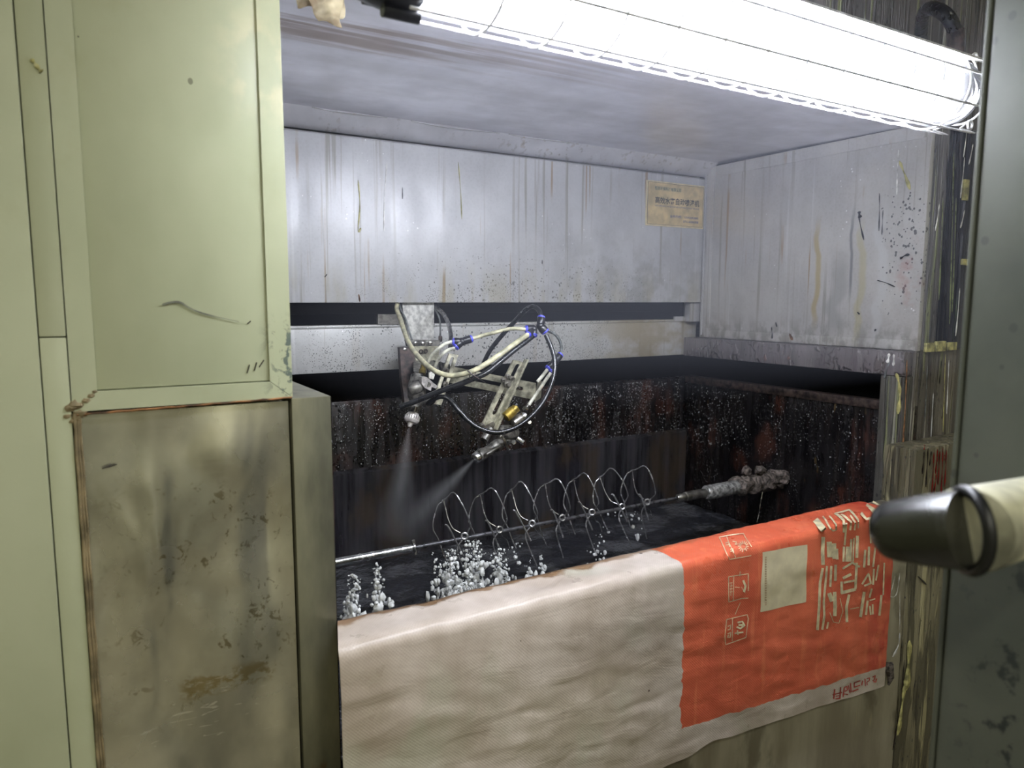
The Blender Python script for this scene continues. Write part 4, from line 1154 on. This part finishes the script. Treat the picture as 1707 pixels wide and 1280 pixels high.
for i, u in enumerate(rings_u):
    hk = first if i == 0 else copy_thing(first)
    hk['label'] = ('bent wire hook next to the chromed shaft sleeve' if i == 0 else
                   'bent wire hook closest to the paint-caked shaft holder' if i == 6 else
                   '%s bent wire hook along the shaft counted from the chromed sleeve' % ords[i])
    p = PY(u, 725 / 6.4 + 780 - .195 * (u - 774.5) + 1.0, YS2 - .004)
    hk.location = (p.x, base.y, base.z)
    hk.rotation_euler = ((0, .10, -.08, .16, .05, -.12, .2)[i], 0, (0, .08, -.1, .05, -.06, .1, 0)[i])

# ------------------------------------------------------------------ spray gun carriage
car = thing('gun_carriage', 'grimy bracket carriage with slotted bars hanging from the guide slot', 'bracket', q(420, 90, 1.456))
obj('hanger_plate', MB().prism([q(298, 50, 1.456), q(527, 50, 1.456), q(527, 395, 1.456), q(380, 395, 1.456), q(350, 300, 1.456), q(310, 140, 1.456)], (0, .004, 0)), 'plate', car)
obj('slide_block', MB().prism([q(128, 145, 1.466), q(330, 145, 1.466), q(330, 216, 1.466), q(128, 216, 1.466)], (0, .01, 0)), 'dsteel', car)
# bent-forward carriage body
obj('mount_block', MB().prism([q(360, 330, 1.405), q(570, 330, 1.405), q(570, 378, 1.405), q(372, 378, 1.405)], (0, .034, 0)), 'castal', car)
for (x, y) in ((318, 395), (395, 350), (447, 352), (500, 348)):
    c = q(x, y, 1.400); obj('bolt', MB().lathe(c, (0, 1, 0), [(-.004, .0028), (-.003, .0042), (0, .0046), (.006, .0046)], 10), 'steel', car)
obj('mount_plate', MB().prism([q(385, 372, 1.392), q(565, 372, 1.392), q(560, 480, 1.392), q(400, 500, 1.392)], (0, .006, 0)), 'arm', car)
for (x, y) in ((468, 406), (435, 410)):
    c = q(x, y, 1.388); obj('bolt', MB().torus(c, (0, 1, 0), .0038, .0014, 14, 6), 'darksteel', car)
obj('drop_plate', MB().prism([q(282, 380, 1.400), q(384, 380, 1.400), q(402, 640, 1.36), q(390, 770, 1.345), q(318, 770, 1.345), q(296, 600, 1.37)], (0, .012, 0)), 'darksteel', car)
obj('drop_arm', MB().prism([q(388, 480, 1.388), q(560, 480, 1.388), q(560, 560, 1.30), q(390, 560, 1.30)], (0, .006, .002)), 'castal', car)

def slotted(name, c0, c1, wv, th, s0, s1, sw, mat, parent, slots=None):
    """bar from c0 to c1, half width vector wv, slot from fraction s0 to s1 of relative width sw"""
    mb = MB(); th = Vector(th)
    def at(t, k): return c0.lerp(c1, t) + wv * k
    def ring(t, k): return at(t, k)
    outer = [at(0, -1), at(0, 1), at(1, 1), at(1, -1)]
    nseg = 5
    inner = []
    ln = (c1 - c0).length; rr = sw * wv.length / ln
    for k in range(nseg + 1):
        a = math.pi * k / nseg; inner.append(at(s0 - rr * math.sin(a) + rr, -sw * math.cos(a)))
    for k in range(nseg + 1):
        a = math.pi * k / nseg; inner.append(at(s1 + rr * math.sin(a) - rr, sw * math.cos(a)))
    # strips: two long sides and two ends
    def slab(pts): mb.prism(pts, th)
    m = nseg + 1
    L = inner[:m]; Rr = inner[m:]
    slab([outer[0]] + [L[k] for k in range(m // 2 + 1)][::-1][::-1] + [outer[0].lerp(outer[1], .5)])
    slab([outer[0].lerp(outer[1], .5)] + [L[k] for k in range(m // 2, m)] + [outer[1]])
    slab([outer[1], L[m - 1], Rr[0], outer[2]])
    slab([outer[2]] + [Rr[k] for k in range(m // 2 + 1)] + [outer[2].lerp(outer[3], .5)])
    slab([outer[2].lerp(outer[3], .5)] + [Rr[k] for k in range(m // 2, m)] + [outer[3]])
    slab([outer[3], Rr[m - 1], L[0], outer[0]])
    return obj(name, mb, mat, parent)
# horizontal arm plate, coming forward to the right
Ya, Yb2 = 1.325, 1.215
c0 = (q(640, 512, Ya) + q(640, 632, Ya)) / 2; c1 = (q(1262, 615, Yb2) + q(1240, 772, Yb2)) / 2
wv = (q(640, 632, Ya) - q(640, 512, Ya)) / 2
slotted('arm_plate', c0, c1, wv, (0, .004, 0), .24, .86, .22, 'arm', car)
obj('arm_end_flange', MB().prism([q(1240, 772, Yb2), q(1262, 615, Yb2), q(1295, 622, 1.26), q(1285, 740, 1.26)], (.002, .002, 0)), 'arm', car)
obj('arm_bridge', MB().prism([q(520, 470, 1.39), q(640, 500, Ya), q(640, 560, Ya), q(520, 560, 1.39)], (0, .005, 0)), 'castal', car)
# slotted bars
c0 = q(668, 428, 1.300); c1 = q(545, 785, 1.275)
wv = (q(700, 435, 1.30) - q(634, 423, 1.30)) / 2
slotted('slotted_bar', c0, c1, wv, (0, .004, 0), .06, .70, .36, 'arm', car)
c0 = q(1137, 478, 1.195); c1 = q(905, 958, 1.185)
wv = (q(1176, 486, 1.195) - q(1088, 468, 1.195)) / 2
slotted('slotted_bar', c0, c1, wv, (0, .004, 0), .04, .80, .34, 'arm', car)
obj('bar_lip', MB().prism([q(1168, 462, 1.193), q(1180, 466, 1.193), q(960, 962, 1.183), q(948, 958, 1.183)], (.001, -.010, 0)), 'arm', car)
obj('bar_foot', MB().prism([q(868, 950, 1.185), q(950, 905, 1.185), q(985, 970, 1.185), q(900, 985, 1.185)], (0, .006, 0)), 'dsteel', car)
for (x, y, r, Y) in ((1045, 640, .0085, 1.19), (1020, 610, .0055, 1.19), (1075, 600, .0050, 1.19), (1050, 585, .0045, 1.192), (1118, 665, .004, 1.205), (605, 640, .006, 1.285), (610, 540, .005, 1.29), (865, 935, .005, 1.18)):
    c = q(x, y, Y)
    obj('bolt', MB().lathe(c, (0, 1, 0), [(-.010, r * .5), (-.009, r * .55), (-.004, r * .55), (-.004, r), (.002, r)], 6 if r > .005 else 12), 'dsteel', car)

# ------------------------------------------------------------------ spray guns
def dirv(a, b): return (b - a).normalized()
g1 = thing('spray_gun', 'vertical spray gun with grey body spraying straight down above the shaft', 'spray gun', q(365, 905, 1.24), 'automatic spray guns')
n0 = q(352, 945, 1.235); n1 = q(395, 760, 1.25); d = dirv(n0, n1)
obj('nozzle', MB().lathe(n0, d, [(0, .0030), (.004, .0048), (.010, .0055), (.010, .0085), (.014, .0095)], 20), 'alu', g1)
n2 = q(366, 905, 1.237)
cp = obj('air_cap', MB().lathe(n2, d, [(-.003, .0100), (0, .0132), (.003, .0142), (.010, .0142), (.012, .0125), (.017, .0095)], 24), 'alu', g1)
mb = MB()
for k in range(20):
    a = 2 * math.pi * k / 20; nx = d.orthogonal().normalized(); ny = d.cross(nx); o_ = (nx * math.cos(a) + ny * math.sin(a)) * .0143
    mb.cyl(n2 + o_ + d * .003, n2 + o_ + d * .010, .0007, 6)
obj('knurling', mb, 'steel', cp)
n3 = n2 + d * .015
obj('gun_neck', MB().lathe(n3, d, [(0, .0098), (.008, .0110), (.014, .0130), (.032, .0135)], 20), 'castal', g1)
b0 = q(402, 735, 1.245); b1 = q(410, 560, 1.262)
obj('gun_body', MB().lathe(b0, dirv(b0, b1), [(-.006, .012), (0, .0165), (.012, .0175), (.028, .0165), (.034, .0135), (.044, .0125)], 22), 'castal', g1)
obj('gun_shoulder', MB().lathe(q(350, 690, 1.238), dirv(q(350, 690, 1.238), q(440, 650, 1.235)), [(0, .008), (.004, .011), (.018, .012), (.024, .010)], 18), 'castal', g1)
obj('clamp_yoke', MB().prism([q(440, 590, 1.222), q(476, 590, 1.222), q(520, 630, 1.222), q(552, 655, 1.222), q(540, 672, 1.222), q(510, 660, 1.222), q(505, 690, 1.222), q(462, 668, 1.222), q(440, 640, 1.222)], (0, .012, 0)), 'alu', g1)
obj('clamp_hole_disc', MB().cyl(q(487, 645, 1.2212), q(487, 645, 1.230), .0048, 14), 'castal', g1)  # solid disc, its darker grey stands for the shade inside a hole
obj('lock_tab', MB().prism([q(492, 562, 1.225), q(512, 552, 1.225), q(534, 575, 1.225), q(522, 608, 1.225), q(494, 600, 1.225)], (0, .004, 0)), 'white_plastic', g1)
obj('brass_inlet', MB().lathe(q(442, 572, 1.25), dirv(q(442, 572, 1.25), q(452, 500, 1.262)), [(0, .007), (.010, .007), (.010, .0055), (.020, .0055)], 14), 'brass', g1)
for (a, b) in (((478, 492), (492, 560)), ((530, 528), (512, 600))):
    obj('inlet_stem', MB().cyl(q(*a, 1.238), q(*b, 1.235), .0036, 12), 'darksteel', g1)
obj('gun_tail', MB().lathe(q(460, 790, 1.225), dirv(q(460, 790, 1.225), q(520, 750, 1.225)), [(0, .005), (.003, .0075), (.018, .0075), (.022, .006)], 14), 'castal', g1)
obj('needle_screw', MB().cyl(q(396, 800, 1.226), q(386, 835, 1.226), .003, 10), 'steel', g1)

g2 = thing('spray_gun', 'tilted spray gun with brass inlet hanging at the end of the slotted bar', 'spray gun', q(830, 1160, 1.17), 'automatic spray guns')
m0 = q(818, 1170, 1.165); m1 = q(1130, 985, 1.19); d2 = dirv(m0, m1)
obj('air_cap', MB().lathe(m0, d2, [(-.004, .0045), (-.002, .0085), (0, .0105), (.008, .0112), (.010, .0100)], 24), 'steel', g2)
obj('gun_neck', MB().lathe(m0 + d2 * .010, d2, [(0, .0105), (.012, .0115), (.020, .0095), (.036, .0095), (.040, .0115), (.052, .0120), (.058, .0105), (.080, .0105)], 22), 'castal', g2)
obj('neck_rib', MB().cyl(q(895, 1142, 1.155), q(1000, 1082, 1.162), .0028, 10), 'dsteel', g2)
obj('gun_body', MB().lathe(q(985, 985, 1.178), dirv(q(985, 985, 1.178), q(1140, 985, 1.185)), [(0, .010), (.004, .014), (.028, .015), (.038, .013), (.044, .010)], 20), 'castal', g2)
obj('mount_stud', MB().cyl(q(880, 1040, 1.178), q(930, 960, 1.186), .0075, 14), 'castal', g2)
obj('trigger_lever', MB().tube([q(1003, 1008, 1.155), q(1028, 1040, 1.155), q(1034, 1072, 1.155), q(1052, 1100, 1.155), q(1068, 1104, 1.155)], [.0022, .0032, .0034, .0030, .0018], 8), 'steel', g2)
obj('brass_inlet', MB().lathe(q(1042, 872, 1.170), dirv(q(1042, 872, 1.170), q(1128, 795, 1.17)), [(-.002, .0095), (0, .0102), (.018, .0102), (.019, .0088), (.027, .0088)], 20), 'brass', g2)
obj('inlet_collar', MB().lathe(q(1100, 800, 1.170), dirv(q(1042, 872, 1.170), q(1128, 795, 1.17)), [(0, .006), (.006, .006)], 16), 'rubber_ring', g2)
obj('valve_body', MB().lathe(q(1085, 925, 1.168), dirv(q(1085, 925, 1.168), q(1175, 862, 1.168)), [(0, .008), (.002, .0100), (.020, .0100), (.024, .0085), (.030, .0085)], 20), 'dsteel', g2)
kd = (CAM - q(1090, 1050, 1.15)).normalized()
for (x, y, r, l) in ((1092, 1053, .0050, .010), (1162, 866, .0070, .008), (1207, 912, .0042, .010)):
    c = q(x, y, 1.16); obj('knob', MB().lathe(c, kd + Vector((-.2, 0, .2)), [(-l, r * .9), (-.001, r), (0, r * .8)], 16), 'steel', g2)
obj('adjuster', MB().lathe(q(1118, 1025, 1.165), dirv(q(1118, 1025, 1.165), q(1178, 1068, 1.155)), [(0, .0050), (.013, .0050), (.015, .004)], 16), 'steel', g2)
obj('inlet_stem', MB().cyl(q(1180, 815, 1.178), q(1236, 735, 1.185), .0034, 12), 'dsteel', g2)
obj('inlet_stem', MB().lathe(q(1168, 812, 1.175), dirv(q(1168, 812, 1.175), q(1192, 822, 1.175)), [(0, .005), (.007, .005)], 12), 'steel', g2)

# ------------------------------------------------------------------ hoses and push fittings
def hose(pts, r, mat, label, seg=10, name='air_hose'):
    P = spline([q(*p) for p in pts], 7)
    o = obj(name, MB().tube(P, r, seg), mat); return tag(o, label, 'hose', 'hoses of the spray guns')
hose([(1228, 300, 1.155), (1170, 345, 1.15), (1090, 405, 1.145), (1000, 480, 1.14), (900, 560, 1.14), (800, 605, 1.15), (700, 645, 1.165), (600, 680, 1.18), (500, 720, 1.195), (390, 765, 1.21), (285, 805, 1.225)], .0052, 'black_hose', 'thick black hose running down across the vertical gun')
hose([(480, 780, 1.215), (530, 745, 1.20), (585, 730, 1.19), (640, 755, 1.18), (700, 825, 1.165), (760, 890, 1.155), (850, 955, 1.14), (960, 985, 1.13), (1070, 965, 1.12), (1170, 910, 1.12), (1260, 825, 1.12), (1330, 720, 1.125), (1375, 600, 1.13), (1385, 480, 1.14), (1360, 380, 1.15), (1322, 290, 1.16)], .0046, 'black_hose', 'black hose sagging in a large loop under the slotted bars')
hose([(1290, 190, 1.17), (1278, 125, 1.18), (1235, 90, 1.20), (1180, 112, 1.22), (1110, 185, 1.24), (1010, 295, 1.27), (930, 395, 1.29), (885, 480, 1.31), (862, 545, 1.335)], .0046, 'black_hose', 'black hose arching above the highest fitting')
hose([(268, 60, 1.458), (262, 108, 1.435), (292, 190, 1.39), (320, 280, 1.35), (360, 370, 1.30), (420, 450, 1.25), (480, 510, 1.21), (550, 555, 1.18), (640, 580, 1.16), (740, 568, 1.145), (820, 540, 1.135), (910, 488, 1.132), (1010, 420, 1.135), (1110, 348, 1.142), (1196, 288, 1.15)], .0048, 'cream_hose', 'cream hose sagging from the slot towards the upper fitting')
hose([(285, 60, 1.46), (290, 110, 1.45), (325, 180, 1.42), (352, 270, 1.412), (372, 330, 1.41)], .0022, 'grey_hose', 'thin grey hose behind the cream hose at the hanger plate')
hose([(795, 318, 1.195), (870, 296, 1.19), (950, 276, 1.18), (1040, 252, 1.175), (1110, 246, 1.17), (1180, 252, 1.165)], .0036, 'cream_hose', 'straight cream tube between the two dark fittings')
hose([(655, 338, 1.205), (600, 358, 1.208), (545, 400, 1.215), (505, 445, 1.228), (480, 495, 1.238)], .0032, 'white_hose', 'upper white tube curving into the vertical gun')
hose([(676, 382, 1.20), (620, 402, 1.205), (575, 440, 1.212), (545, 490, 1.225), (528, 535, 1.235)], .0032, 'white_hose', 'lower white tube curving into the vertical gun')
hose([(540, 60, 1.462), (552, 100, 1.447), (592, 140, 1.40), (625, 200, 1.35), (643, 270, 1.30), (648, 340, 1.27), (640, 400, 1.27)], .0046, 'black_hose', 'black hose dropping from the slot right of the hanger plate')
hose([(530, 70, 1.464), (535, 108, 1.456), (562, 165, 1.448), (572, 230, 1.444), (572, 300, 1.444)], .0022, 'grey_hose', 'thin grey hose ending in a dark ferrule by the rail')
obj('ferrule', MB().lathe(q(572, 298, 1.444), (0, 0, -1), [(0, .0036), (.002, .0044), (.011, .0044), (.013, .003)], 12), 'darksteel', car)
hose([(1338, 262, 1.165), (1385, 285, 1.168), (1420, 330, 1.17), (1432, 380, 1.17), (1425, 430, 1.17)], .0030, 'grey_hose', 'clear grey tube bowing out to the blue-ringed splitter')
hose([(1335, 535, 1.165), (1300, 580, 1.168), (1262, 625, 1.17)], .0034, 'white_hose', 'white tube below the splitter beside the arm plate end')
hose([(1358, 560, 1.162), (1322, 610, 1.165), (1290, 660, 1.17), (1240, 730, 1.18), (1200, 790, 1.178)], .0034, 'white_hose', 'longer white tube leading down to the brass inlet')
# cable tie round two hoses
mb = MB().tube([q(765, 543, 1.13), q(800, 575, 1.125), q(850, 605, 1.12), q(893, 632, 1.12)], [.0016, .0012, .0010, .0007], 6)
mb.torus(q(800, 572, 1.14), (1, 0, -.4), .009, .0009, 18, 6)
o = obj('cable_tie', mb, 'darksteel'); tag(o, 'dark cable tie with loose tail around cream and black hoses', 'cable tie')
mb = MB().torus(q(1012, 262, 1.178), dirv(q(950, 276, 1.18), q(1040, 252, 1.175)), .0042, .0010, 16, 6)
o = obj('cable_tie', mb, 'rubber_ring'); tag(o, 'small black band around the straight cream tube', 'cable tie')

def fitting(label, centre, legs, r=.0068, Yc=None):
    c = q(*centre); t = thing('push_fitting', label, 'fitting', c, 'blue-ringed hose fittings')
    mb = MB(); mb.blob(c, r * 1.2, 2)
    rings = []
    for (e, rr) in legs:
        p = q(*e); d = dirv(c, p); L = (p - c).length; rr *= 1.18
        mb.lathe(c, d, [(0, rr * .8), (L * .35, rr), (L * .9, rr), (L * .95, rr * .92)], 16)
        rings.append((p, d, rr))
    obj('fitting_body', mb, 'black_plastic', t)
    for (p, d, rr) in rings:
        obj('release_ring', MB().lathe(p - d * .002, d, [(0, rr * .75), (.0005, rr * .98), (.0030, rr * .98), (.0030, rr * .72), (.0045, rr * .70)], 16), 'blue_plastic', t)
fitting('dark two-way splitter with blue rings above the vertical gun', (722, 340, 1.20), [((792, 318, 1.195), .0064), ((664, 338, 1.205), .0062), ((682, 376, 1.20), .0062)])
fitting('topmost dark fitting with blue rings where five hoses meet', (1282, 228, 1.165), [((1290, 165, 1.17), .0066), ((1318, 268, 1.16), .0072)])
fitting('dark elbow fitting receiving the cream tubes beside the topmost one', (1232, 250, 1.162), [((1184, 250, 1.165), .0066), ((1196, 290, 1.15), .0056), ((1236, 296, 1.155), .0062)])
fitting('dark splitter with blue rings beside the arm plate end', (1388, 478, 1.167), [((1424, 434, 1.17), .0060), ((1336, 528, 1.165), .0056), ((1362, 548, 1.162), .0052)])

# ------------------------------------------------------------------ paint mist from the nozzles
def cone(apex, base, r1, dens, label):
    d = dirv(apex, base); L = (base - apex).length
    o = obj('paint_mist', MB().lathe(apex, d, [(0, .003), (L * .5, .003 + (r1 - .003) * .5), (L, r1)], 28), mist('paint_mist', apex, d, L, .003, r1, dens))
    return tag(o, label, 'mist', 'paint mist below the guns', 'stuff')
cone(q(350, 950, 1.235), PY(655, 905, 1.20), .062, 19.0, 'soft grey cone of paint mist below the vertical gun')
cone(q(808, 1180, 1.163), PY(652, 905, 1.16), .058, 17.0, 'soft slanting cone of paint mist from the tilted gun')

hm = bpy.data.materials.new('lamp_glow_haze'); hm.use_nodes = True  # mist volume added to give a bluish glow around the lamp
hm.node_tree.nodes.remove(hm.node_tree.nodes['Principled BSDF'])
hv = hm.node_tree.nodes.new('ShaderNodeVolumeScatter'); hv.inputs['Color'].default_value = (.80, .84, 1.0, 1); hv.inputs['Density'].default_value = HAZE
hm.node_tree.links.new(hv.outputs[0], hm.node_tree.nodes['Material Output'].inputs['Volume'])
o = obj('glow_haze', MB().box((.215, .50, hz(-.10)), (1.62, 1.56, hz(.52))), hm); tag(o, 'thin bluish haze of paint mist, added as glow about the lamp', 'haze', kind='stuff')

# ------------------------------------------------------------------ grey housing and stub pipe at the right, close by
XN = .60
pe = PX(1608, 498, XN)
ye = pe.y
nb = thing('machine_housing', 'grey painted machine housing with dark smudges beside the booth', 'machine', (XN + .2, ye - .3, 0))
obj('side_sheet', MB().box((XN, ye - .62, .02), (XN + .40, ye - .004, 2.3), .004), 'near', nb)
obj('corner_strip', MB().box((XN - .001, ye - .0035, .02), (XN + .40, ye, 2.3), .001), 'near', nb)
# pipe
a = PX(1775, 838, XN - .02); zz = .50
def at_z(u, v, z): return CAM + ray(u, v) * z
p_end = at_z(1476, 884, .455); p_ring = at_z(1612, 884, .415); p_far = at_z(1790, 838, .52)
pp = thing('stub_pipe', 'pale painted pipe stub with a glossy dark rubber end', 'pipe', p_ring)
dd = dirv(p_end, p_ring)
L = (p_ring - p_end).length
k = .415 / FPX
R = 69 * k
obj('rubber_end', MB().lathe(p_end - dd * .004, dd, [(0, R * .45), (.002, R * .62), (.006, R * .74), (.012, R * .80), (L * .6, R * .90), (L + .004, R * .96)], 40), 'rubber', pp)
dr = dirv(p_ring, p_far)
obj('rim_ring', MB().torus(p_ring, (dd + (CAM - p_ring).normalized() * -.9), R * .95, .0036, 48, 10), 'rubber_ring', pp)
obj('pipe_body', MB().lathe(p_ring + dr * .002, dr, [(0, R * 1.0), (.003, R * 1.04), (.05, R * 1.02), ((XN + .006 - p_ring.x) / dr.x + .002, R * 1.0)], 40), 'grey_pipe', pp)
